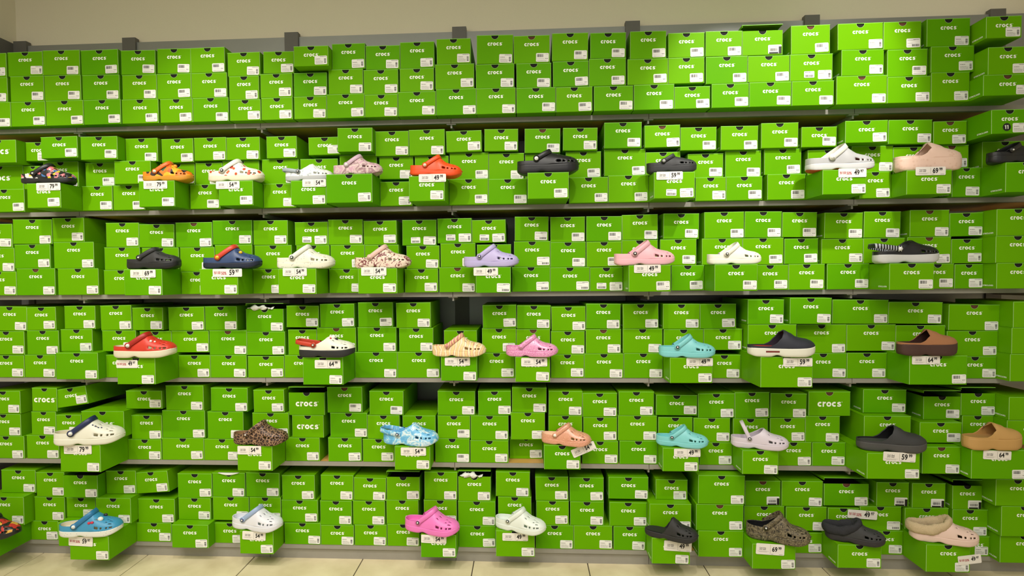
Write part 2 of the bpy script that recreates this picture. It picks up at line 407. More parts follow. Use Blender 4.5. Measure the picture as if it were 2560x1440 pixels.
# ------------------------------------------------------------------ the shoe boxes, read off the photograph
# per shelf (1 = top) and layer (t, m, b): front face left, right, top in pixels and flags, with the front's lower edge where it juts out
#   a b c k 2 L e: which stickers or print; D: pulled out for display; F/B: further out/back; n: kraft seen in the notch; o: lid ajar; t: tissue; R: leaning
BOX = {
(1,'t'): [(-70,16,134,'a'),(19,106,130,'b'),(106,198,126,'a'),(202,294,125,'a'),(301,386,126,'a'),(392,476,122,'a'),(476,561,119,'a'),(569,650,131,'b'),(657,733,129,'b'),(734,820,115,'bF'),(825,912,109,'b'),(914,999,114,'b'),(1000,1085,105,'b'),(1090,1175,97,'b'),(1191,1282,88,'b'),(1284,1374,89,'an'),(1381,1471,83,'a'),(1475,1564,82,'a'),(1575,1665,78,'a'),(1670,1760,82,'a'),(1764,1855,78,'a'),(1856,1957,75,'ko'),(1979,2076,63,'an'),(2095,2208,58,'b'),(2210,2304,54,'cn'),(2318,2426,46,'b'),(2468,2556,40,'b')],
(1,'m'): [(-70,16,194,'a'),(25,109,190,'a'),(110,201,188,'a'),(205,297,187,'a'),(305,391,187,'a'),(392,477,184,'a'),(478,567,182,'a'),(573,648,190,'b'),(651,731,184,'b'),(734,816,182,'b'),(821,907,173,'b'),(909,995,174,'b'),(999,1084,171,'b'),(1088,1185,160,'b'),(1190,1286,160,'b'),(1290,1377,158,'a'),(1382,1471,153,'a'),(1473,1565,146,'a'),(1569,1670,147,'a'),(1671,1761,144,'a'),(1765,1869,141,'a'),(1870,1974,139,'a'),(1976,2082,135,'2'),(2102,2209,124,'b'),(2221,2320,123,'a'),(2328,2439,115,'b'),(2471,2570,117,'b')],
(1,'b'): [(-70,26,256,'a'),(27,113,254,'a'),(114,207,251,'a'),(209,302,249,'a'),(304,395,248,'a'),(400,481,247,'a'),(482,571,244,'a'),(574,651,249,'b'),(654,732,244,'b'),(735,816,241,'b'),(817,911,235,'b'),(912,994,236,'b'),(995,1089,229,'b'),(1090,1190,222,'b'),(1191,1289,220,'b'),(1291,1389,219,'a'),(1390,1481,217,'a'),(1484,1582,215,'a'),(1585,1686,211,'a'),(1686,1775,216,'a'),(1779,1872,209,'a'),(1874,1979,205,'a'),(1980,2085,202,'a'),(2092,2218,189,'bn'),(2219,2328,191,'b'),(2328,2458,180,'b'),(2459,2580,186,'bn')],
(2,'t'): [(-50,39,350,'LF'),(61,133,356,'b'),(102,193,342,'aF'),(201,293,341,'aF'),(314,394,346,'a'),(404,483,347,'a'),(485,565,344,'b'),(566,649,343,'b'),(665,740,341,'b'),(771,854,343,'b'),(843,930,320,'bF'),(936,1021,328,'b'),(1023,1112,324,'b'),(1117,1205,327,'b'),(1211,1295,323,'b'),(1312,1401,322,'an'),(1406,1492,320,'b'),(1512,1605,306,'a'),(1612,1701,313,'bn'),(1701,1791,318,'a'),(1802,1895,315,'a'),(1905,1997,307,'a'),(2004,2092,317,'a'),(2116,2221,301,'bF'),(2221,2330,300,'b'),(2333,2417,303,'bn'),(2478,2570,274,'eF')],
(2,'m'): [(-60,57,415,'L'),(58,106,415,'b'),(107,195,404,'b'),(212,284,407,'a'),(285,375,402,'aF'),(400,486,409,'b'),(488,555,407,'b'),(556,647,402,'b'),(655,747,398,'b'),(750,843,397,'b'),(848,940,388,'b'),(947,1031,392,'b'),(1036,1120,390,'b'),(1124,1221,382,'a'),(1222,1310,383,'b'),(1314,1401,385,'b'),(1414,1502,379,'a'),(1511,1614,373,'a'),(1615,1701,380,'b'),(1721,1809,384,'a'),(1815,1904,377,'a'),(1912,2004,372,'a'),(2022,2124,374,'b'),(2130,2233,365,'b'),(2234,2335,367,'b'),(2340,2423,363,'bn'),(2457,2570,353,'bB')],
(2,'b'): [(-40,62,473,'a'),(67,151,458,'aD',520),(205,280,465,'a'),(283,362,463,'a'),(347,437,452,'aD',517),(475,550,461,'a'),(546,631,452,'aD',514),(659,740,459,'b'),(727,815,451,'bD',512),(815,930,435,'bD',507),(950,1030,454,'b'),(1022,1111,440,'bD',503),(1122,1220,447,'a'),(1221,1319,447,'a'),(1319,1422,431,'aD',497),(1423,1520,443,'a'),(1521,1622,438,'a'),(1635,1737,430,'2D',496),(1739,1815,443,'b'),(1816,1906,441,'a'),(1919,2022,435,'a'),(2057,2166,424,'bD',486),(2150,2238,429,'b'),(2267,2380,425,'bD',486),(2381,2478,419,'b'),(2515,2620,405,'bD',480)],
(3,'t'): [(-60,30,560,'b'),(31,129,549,'b'),(131,210,545,'b'),(264,346,557,'b'),(347,434,561,'b'),(439,530,556,'bn'),(531,629,551,'b'),(632,717,551,'b'),(737,819,555,'2'),(820,906,549,'b'),(909,991,552,'c'),(1006,1091,550,'2'),(1094,1179,546,'2'),(1180,1264,550,'2'),(1286,1370,542,'c'),(1376,1462,542,'a'),(1465,1554,541,'a'),(1556,1645,537,'a'),(1657,1746,534,'a'),(1761,1860,530,'a'),(1862,1954,529,'a'),(1956,2042,531,'a'),(2062,2157,532,'a'),(2161,2252,529,'a'),(2275,2373,525,'bn'),(2375,2474,532,'b'),(2493,2600,522,'b')],
(3,'m'): [(-50,34,620,'b'),(36,125,611,'b'),(134,235,605,'b'),(261,350,618,'b'),(355,447,619,'b'),(450,536,618,'b'),(537,630,612,'b'),(635,727,613,'b'),(740,822,613,'b'),(826,911,612,'b'),(912,996,612,'b'),(1015,1097,614,'b'),(1102,1189,608,'b'),(1192,1277,611,'b'),(1285,1375,603,'c'),(1376,1464,605,'a'),(1466,1554,604,'a'),(1555,1644,600,'a'),(1652,1742,598,'a'),(1755,1856,596,'a'),(1857,1959,595,'a'),(1961,2045,596,'a'),(2054,2158,597,'b'),(2159,2262,595,'b'),(2269,2378,592,'bn'),(2379,2481,597,'b'),(2490,2600,589,'b')],
(3,'b'): [(-50,40,679,'b'),(41,137,671,'bn'),(144,246,671,'b'),(260,345,675,'b'),(310,404,673,'bD'),(453,530,679,'b'),(499,594,672,'bD'),(628,710,672,'b'),(696,791,672,'bD'),(822,909,672,'b'),(894,991,671,'bD'),(1011,1094,672,'b'),(1097,1189,668,'bn'),(1189,1276,668,'cD'),(1280,1375,667,'c'),(1376,1474,668,'c'),(1475,1560,668,'2'),(1572,1677,663,'aD'),(1679,1764,663,'a'),(1787,1894,661,'aD'),(1880,1971,662,'a'),(1972,2062,660,'a'),(2068,2173,659,'a'),(2224,2335,658,'aD'),(2305,2385,659,'a'),(2387,2479,660,'b'),(2492,2600,657,'b')],
(4,'t'): [(-20,66,767,'b'),(67,139,768,'b'),(161,239,765,'b'),(251,328,764,'b'),(330,406,769,'b'),(420,509,768,'b'),(513,593,766,'b'),(614,707,771,'bto'),(715,795,765,'b'),(801,887,760,'b'),(894,980,756,'a'),(989,1075,757,'b'),(1207,1291,763,'b'),(1292,1376,764,'b'),(1379,1464,767,'b'),(1465,1551,760,'b'),(1556,1645,760,'b'),(1657,1749,760,'b'),(1751,1841,760,'b'),(1870,1960,749,'bF'),(1975,2079,745,'bF'),(2081,2221,750,'b'),(2221,2356,756,'b'),(2372,2519,762,'bn'),(2534,2640,754,'b')],
(4,'m'): [(-30,61,828,'b'),(67,147,826,'b'),(151,229,823,'b'),(255,339,826,'b'),(349,428,828,'b'),(429,521,827,'b'),(523,616,826,'bn'),(617,712,829,'b'),(720,791,824,'b'),(792,889,819,'bn'),(894,990,818,'b'),(997,1082,820,'b'),(1110,1192,826,'b'),(1205,1290,821,'b'),(1291,1375,823,'bn'),(1377,1461,828,'b'),(1464,1552,823,'bn'),(1556,1655,822,'b'),(1659,1758,823,'b'),(1760,1856,822,'b'),(1870,1991,811,'bF'),(1992,2116,811,'b'),(2117,2239,811,'b'),(2240,2363,813,'b'),(2368,2513,827,'b'),(2530,2640,819,'b')],
(4,'b'): [(-30,60,888,'b'),(61,138,887,'b'),(139,244,882,'bF'),(252,330,887,'b'),(292,387,894,'bD',961),(435,525,888,'b'),(526,616,888,'b'),(619,709,890,'b'),(711,795,888,'b'),(757,857,893,'bD',962),(884,993,880,'b'),(994,1100,880,'b'),(1102,1192,891,'bD',952),(1195,1287,882,'b'),(1289,1376,892,'bD',955),(1377,1460,886,'b'),(1461,1559,884,'b'),(1560,1657,883,'b'),(1675,1781,894,'bD',958),(1770,1860,887,'b'),(1902,2032,892,'bD',969),(2000,2117,883,'b'),(2118,2239,882,'b'),(2274,2418,889,'aD',962),(2385,2507,891,'b'),(2526,2640,885,'b')],
(5,'t'): [(-35,51,978,'b'),(79,141,970,'L'),(142,228,972,'bR'),(315,405,977,'b'),(415,510,964,'b'),(527,619,970,'b'),(635,712,975,'b'),(721,810,980,'Lo'),(818,905,968,'an'),(924,1009,978,'a'),(1094,1187,978,'b'),(1194,1276,978,'b'),(1281,1367,969,'b'),(1371,1455,978,'b'),(1457,1543,983,'b'),(1547,1635,979,'b'),(1639,1742,988,'b'),(1746,1837,984,'b'),(1838,1924,981,'b'),(1926,2016,984,'b'),(2020,2125,979,'Ln'),(2159,2266,974,'b'),(2309,2402,990,'ao'),(2403,2522,982,'bo'),(2523,2640,993,'b')],
(5,'m'): [(-35,53,1035,'b'),(78,139,1029,'b'),(140,202,1037,'b'),(203,309,1028,'LF'),(317,404,1038,'b'),(405,511,1026,'b'),(518,607,1029,'b'),(630,720,1032,'b'),(731,810,1038,'L'),(825,917,1032,'b'),(919,999,1038,'b'),(1005,1087,1039,'b'),(1094,1175,1039,'a'),(1177,1271,1039,'b'),(1277,1362,1031,'b'),(1370,1454,1039,'b'),(1459,1543,1043,'b'),(1546,1643,1039,'b'),(1646,1731,1043,'b'),(1735,1826,1045,'b'),(1835,1921,1046,'b'),(1926,2013,1045,'b'),(2014,2100,1040,'b'),(2162,2278,1040,'bF'),(2301,2405,1056,'aF'),(2406,2515,1039,'b'),(2518,2640,1051,'b')],
(5,'b'): [(-30,62,1090,'b'),(66,146,1088,'b'),(150,250,1112,'bD',1180),(316,403,1098,'b'),(405,509,1095,'b'),(510,600,1097,'b'),(593,680,1115,'bD',1177),(714,799,1094,'b'),(819,902,1094,'b'),(906,985,1097,'b'),(985,1073,1116,'bD',1175),(1088,1174,1096,'a'),(1176,1271,1101,'b'),(1274,1360,1092,'bB'),(1360,1451,1113,'bD',1174),(1456,1546,1103,'b'),(1549,1646,1102,'b'),(1657,1747,1120,'bD',1179),(1749,1839,1106,'b'),(1856,1946,1126,'bD',1186),(1940,2029,1105,'b'),(2031,2125,1106,'b'),(2168,2300,1133,'bD',1198),(2306,2405,1117,'bn',1185),(2429,2570,1125,'aD',1198)],
(6,'t'): [(2,86,1175,'b'),(90,160,1181,'b'),(157,242,1187,'boF'),(265,339,1177,'b'),(340,430,1181,'bR'),(444,529,1184,'b'),(531,612,1182,'bt'),(614,697,1182,'b'),(704,785,1188,'b'),(801,882,1188,'b'),(884,964,1195,'b'),(966,1048,1191,'bo'),(1060,1142,1180,'b'),(1145,1226,1190,'bto'),(1240,1325,1180,'b'),(1340,1422,1192,'b'),(1425,1510,1194,'b'),(1522,1621,1193,'b'),(1641,1720,1199,'b'),(1744,1861,1189,'bF'),(1863,1951,1202,'kn'),(1954,2057,1203,'b'),(2060,2172,1208,'bno'),(2191,2272,1206,'k'),(2281,2364,1208,'k'),(2382,2461,1213,'ko'),(2490,2600,1199,'b')],
(6,'m'): [(-40,59,1242,'bF'),(86,161,1242,'b'),(166,238,1244,'b'),(239,326,1245,'bF'),(342,436,1247,'b'),(447,528,1245,'b'),(532,622,1242,'b'),(624,702,1243,'b'),(704,794,1250,'b'),(801,880,1252,'b'),(883,963,1252,'b'),(966,1046,1250,'b'),(1060,1142,1250,'b'),(1145,1238,1253,'b'),(1245,1328,1242,'b'),(1340,1421,1252,'b'),(1425,1509,1254,'b'),(1524,1620,1256,'b'),(1624,1728,1260,'bF'),(1741,1859,1261,'bnF'),(1861,1961,1265,'b'),(1964,2066,1267,'b'),(2071,2148,1270,'b'),(2150,2253,1266,'c'),(2262,2371,1270,'b'),(2382,2487,1274,'b'),(2504,2620,1266,'b')],
(6,'b'): [(-110,-14,1345,'bD',1396),(67,145,1302,'b'),(145,225,1307,'b',1366),(174,271,1340,'bD',1400),(340,428,1307,'b'),(429,520,1312,'bD',1370),(529,612,1307,'b'),(600,684,1328,'bD',1385),(711,801,1307,'b'),(802,884,1313,'b'),(886,966,1312,'b'),(968,1048,1310,'b'),(1052,1140,1337,'bD',1394),(1147,1239,1314,'b'),(1240,1337,1327,'bD',1392),(1339,1434,1313,'b'),(1435,1531,1314,'b'),(1534,1620,1316,'b'),(1630,1725,1345,'bD',1410),(1746,1860,1327,'b',1393),(1881,1989,1360,'bD',1423),(1970,2065,1332,'b'),(2095,2204,1362,'bD',1421),(2175,2267,1327,'b'),(2316,2426,1362,'bD',1431),(2405,2488,1341,'b'),(2501,2620,1338,'b',1408)],
}


BL = 0.330                         # box length
def solve_boxes():
    out = []
    base = {1: 0.05, 2: 0.03, 3: 0.02, 4: 0.005, 5: 0.0, 6: 0.004}
    for k in range(1, 7):
        prev = None
        for c in 'bmt':
            row = []
            for i, e in enumerate(BOX[(k, c)]):
                xl, xr, yt, flg = e[:4]
                p = base[k] if (k, c) != (2, 'm') else 0.012
                if k == 1: p = 0.04+0.035*max(0, (xl+200)/2600)
                if 'F' in flg: p += 0.05
                if 'B' in flg: p -= 0.065 if k == 5 else 0.04
                if xl > 2430: p += 0.07 if (k, c) != (2, 'm') else 0.04
                if len(e) > 4: p = -on_z((xl+xr)/2, e[4], SHELF[k])[1]
                elif 'D' in flg: p = 0.16
                row.append(dict(k=k, c=c, i=i, n=len(BOX[(k, c)]), px=(xl, xr, yt), fl=flg, p=p))
            for b in row:
                xl, xr, yt = b['px']
                b['x0'], z1 = on_y(xl, yt, -b['p']); b['x1'], z2 = on_y(xr, yt, -b['p']); b['zt'] = (z1+z2)/2
                b['xc'] = (b['x0']+b['x1'])/2
            for a, b in zip(row, row[1:]):
                ov = a['x1']-b['x0']+0.0015
                if ov > 0:
                    if a['p'] > b['p']+0.01: b['x0'] += ov
                    elif b['p'] > a['p']+0.01: a['x1'] -= ov
                    else: a['x1'] -= ov/2; b['x0'] += ov/2
            for j, b in enumerate(row):
                sup = SHELF[k]
                for q in prev or ():
                    if min(q['x1'], b['x1'])-max(q['x0'], b['x0']) > 0.004: sup = max(sup, q['zt'])
                b['z0'] = sup+0.0004
                b['h'] = b['zt']-b['z0']
                gl = b['x0']-row[j-1]['x1'] if j else 0.01
                gr = row[j+1]['x0']-b['x1'] if j+1 < len(row) else 0.01
                slack = max(0.0, min(gl, gr)-0.001)
                b['yaw'] = random.uniform(-1, 1)*min(0.02, slack/BL*0.9)
            prev = row; out += row
    return out

def box_body(w, h, flg):
    """tray with a half-moon finger notch in the front; origin at the middle of the base"""
    b = MB(); x = w/2; f = -BL/2; k = BL/2; ht = h-0.0026; r = min(0.0165, w*0.12); e = 0.0014
    n = 9
    nx = [(r*math.cos(math.pi*i/n), ht-r*math.sin(math.pi*i/n)) for i in range(n+1)]
    front = [(-x+e, e), (x-e, e), (x-e, ht)]+nx+[(-x+e, ht)]
    b.add([(p[0], f, p[1]) for p in front], [tuple(range(len(front)))], 0)
    # pale card edge around the notch, painted edge highlight beside the front, plain chamfer below
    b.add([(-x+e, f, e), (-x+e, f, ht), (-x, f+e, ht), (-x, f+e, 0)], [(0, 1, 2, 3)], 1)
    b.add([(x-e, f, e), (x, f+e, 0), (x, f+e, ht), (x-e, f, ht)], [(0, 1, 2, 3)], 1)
    b.add([(-x+e, f, e), (-x, f+e, 0), (x, f+e, 0), (x-e, f, e)], [(0, 1, 2, 3)], 0)
    ro = r+0.0013
    rim = [(p[0], f-0.0003, p[1]) for p in nx]+[(ro*math.cos(math.pi*i/n), f-0.0003, ht-ro*math.sin(math.pi*i/n)) for i in range(n+1)]
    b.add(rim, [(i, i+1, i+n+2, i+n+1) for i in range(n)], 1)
    b.add([(-x, f+e, 0), (-x, f+e, ht), (-x, k, ht), (-x, k, 0), (x, f+e, 0), (x, f+e, ht), (x, k, ht), (x, k, 0)],
          [(0, 3, 2, 1)[::-1], (4, 5, 6, 7)[::-1], (3, 2, 6, 7)[::-1], (0, 3, 7, 4)], 0)
    i = 0.003; zi = ht-0.02 if 'o' in flg else ht-0.0008
    b.add([(-x+i, f+i, zi), (x-i, f+i, zi), (x-i, k-i, zi), (-x+i, k-i, zi)], [(0, 1, 2, 3)], 2)
    b.add([(-r*1.1, f+0.0035, ht-r*1.15), (r*1.1, f+0.0035, ht-r*1.15), (r*1.1, f+0.0035, ht-0.001), (-r*1.1, f+0.0035, ht-0.001)], [(0, 1, 2, 3)], 3 if 'n' in flg else 2)
    return b

def box_lid(w, h, flg):
    """lid hinged at the back edge, lifted a little where the photograph shows it ajar"""
    b = MB(); x = w/2; t = 0.0022
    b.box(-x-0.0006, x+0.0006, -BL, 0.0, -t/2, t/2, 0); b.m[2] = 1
    b.box(-x-0.0006, -x+0.001, -BL, -0.01, -0.010, -t/2, 0) if 'o' in flg else None
    ang = 0.0
    if 'o' in flg:
        ang = -0.075
        # the front edge of a lifted lid sags in the middle
    T = Matrix.Translation((0, BL/2, h-0.0026+t/2+0.0001)) @ Matrix.Rotation(ang, 4, 'X')
    o = MB(); o.merge(b, T, [0, 1]); return o

def box_prints(w, h, flg, rnd, xoff):
    """list of (part name, mesh builder, shared mesh, local location, rotation)"""
    f = -BL/2-0.0004; L = []
    lx = max(-w/2+0.04, min(w/2-0.04, xoff))
    if 'L' in flg: L.append(('logo', BIGLOGO_B, BIGLOGO_ME, (lx, f, h*0.48), 0, [0]))
    else: L.append(('logo', LOGO_B, LOGO_ME, (lx, f, h-0.040+rnd.uniform(-0.001, 0.001)), 0, [0]))
    kinds = ''.join(c for c in flg if c in 'abck2e')
    if not kinds: return L
    kd = kinds[0]; v = rnd.randrange(3)
    zx = 0.0195+0.002+rnd.uniform(0, 0.005); xr = w/2-0.029-0.0025-rnd.uniform(0, 0.004); rt = rnd.uniform(-0.03, 0.03)
    if kd == '2':
        L.append(('barcode_label', STK_B['b'][v], STK_ME['b'][v], (xr, f, zx), rt, [1, 2, 3, 4]))
        L.append(('barcode_label', STK_B['s'][v], STK_ME['s'][v], (xr-0.066, f, zx+0.002), -rt, [1, 2, 3, 4]))
    elif kd == 'e':
        L.append(('barcode_label', STK_B['b'][v], STK_ME['b'][v], (xr, f, zx), rt, [1, 2, 3, 4]))
    else:
        L.append(('barcode_label', STK_B[kd][v], STK_ME[kd][v], (xr, f, zx), rt, [1, 2, 3, 4]))
    return L

# ------------------------------------------------------------------ the display shoes: where the photograph shows them and what they look like
# k shelf, rect pixels, style, colours (upper, sole, strap, lining), short name, rest of the label
def S(k, rect, style, up, sole, strap, lining, short, more='', yaw=-8, rivet=None, **kw):
    d = dict(k=k, rect=rect, style=style, up=up, sole=sole, strap=strap, lining=lining, short=short, more=more, yaw=yaw, rivet=rivet); d.update(kw)
    return d
P = lambda n, c, r=0.42, **k: (lambda: mat('foam_'+n, c, r, bump=0.05, bscale=300, **k))
def R_(n, *a, **k): return lambda: ramp_mat('foam_'+n, *a, **k)
BLACKF = P('black', (27, 27, 30), 0.4); WHITEF = P('white', (222, 222, 214)); CREAM = P('cream', (222, 214, 190)); AQUA = P('aqua', (128, 204, 208))
toon = R_('toon', [(0.0, (26, 26, 30)), (0.34, (226, 200, 30)), (0.42, (26, 26, 30)), (0.52, (60, 110, 170)), (0.58, (225, 222, 215)), (0.66, (26, 26, 30)), (0.72, (214, 120, 130))], 'cells', 62, 0.4)
toon2 = R_('toon_two', [(0.0, (30, 28, 28)), (0.45, (222, 170, 70)), (0.56, (30, 28, 28)), (0.66, (190, 50, 44))], 'cells', 50, 0.4)
pumpkin = R_('pumpkin', [(0.0, (232, 120, 20)), (0.30, (44, 26, 20)), (0.40, (246, 178, 40)), (0.52, (214, 84, 20)), (0.60, (52, 92, 52)), (0.66, (40, 24, 20)), (0.74, (236, 140, 24))], 'cells', 48, 0.45)
berry = R_('berry', [(0.0, (200, 50, 28)), (0.27, (212, 84, 54)), (0.33, (140, 156, 84)), (0.37, (232, 226, 216))], 'spots', 42, 0.45)
whitemarble = R_('white_marble', [(0.0, (190, 194, 198)), (0.42, (232, 232, 230)), (0.56, (240, 240, 238)), (0.62, (176, 186, 190))], 'noise', 60, 0.35, interp='LINEAR')
pinkmarble = R_('pink_marble', [(0.0, (222, 186, 200)), (0.40, (206, 160, 182)), (0.52, (226, 206, 200)), (0.62, (168, 130, 140))], 'noise', 34, 0.4, distort=1.5, interp='LINEAR')
maroonmarble = R_('maroon_marble', [(0.0, (120, 62, 66)), (0.40, (140, 80, 80)), (0.44, (228, 208, 190)), (0.60, (232, 216, 200)), (0.64, (190, 140, 136))], 'noise', 44, 0.42, distort=1.8)
confetti = R_('confetti', [(0.0, (196, 190, 130)), (0.12, (150, 180, 180)), (0.16, (190, 170, 190)), (0.2, (228, 226, 208))], 'spots', 95, 0.4)
tiedye = R_('tie_dye', [(0.0, (236, 206, 150)), (0.38, (244, 222, 160)), (0.50, (214, 132, 122)), (0.62, (206, 116, 110)), (0.74, (244, 226, 190))], 'wave', 13, 0.42, detail=3, distort=7, interp='LINEAR')
tiestrap = R_('tie_dye_strap', [(0.0, (198, 122, 118)), (0.5, (222, 160, 140)), (0.75, (238, 200, 150))], 'wave', 26, 0.42, detail=2, distort=6, interp='LINEAR')
pinkglitter = R_('pink_glitter', [(0.0, (184, 84, 148)), (0.45, (216, 118, 176)), (0.62, (244, 190, 220))], 'noise', 420, 0.28, interp='LINEAR', spec=0.8)
rosegold = R_('rose_glitter', [(0.0, (204, 134, 106)), (0.45, (214, 146, 118)), (0.66, (232, 176, 150))], 'noise', 420, 0.28, interp='LINEAR', spec=0.8)
leopard = R_('leopard', [(0.0, (158, 124, 96)), (0.055, (146, 110, 84)), (0.075, (58, 36, 30)), (0.3, (44, 27, 23))], 'edges', 74, 0.5)
bluemarble = R_('blue_marble', [(0.0, (74, 150, 206)), (0.44, (104, 178, 224)), (0.53, (150, 206, 236)), (0.57, (228, 238, 242)), (0.68, (120, 190, 226))], 'noise', 30, 0.4, distort=1.2, interp='LINEAR')
camo = R_('camo', [(0.0, (44, 38, 30)), (0.40, (92, 82, 62)), (0.50, (128, 116, 90)), (0.56, (62, 52, 40)), (0.64, (150, 138, 110))], 'noise', 36, 0.6, distort=2.4, detail=5)
snake = R_('snake', [(0.0, (216, 176, 158)), (0.22, (226, 190, 172)), (0.4, (232, 198, 182))], 'spots', 60, 0.5, interp='LINEAR')
specks = R_('specks', [(0.0, (60, 70, 80)), (0.09, (70, 80, 90)), (0.12, (226, 226, 220))], 'spots', 110, 0.4)
furgrey = lambda: mat('fleece_grey', (58, 58, 62), 0.95, bump=1.0, bscale=420, var=0.35, spec=0.1)
furcream = lambda: mat('fleece_cream', (206, 184, 150), 0.95, bump=1.0, bscale=420, var=0.25, spec=0.1)
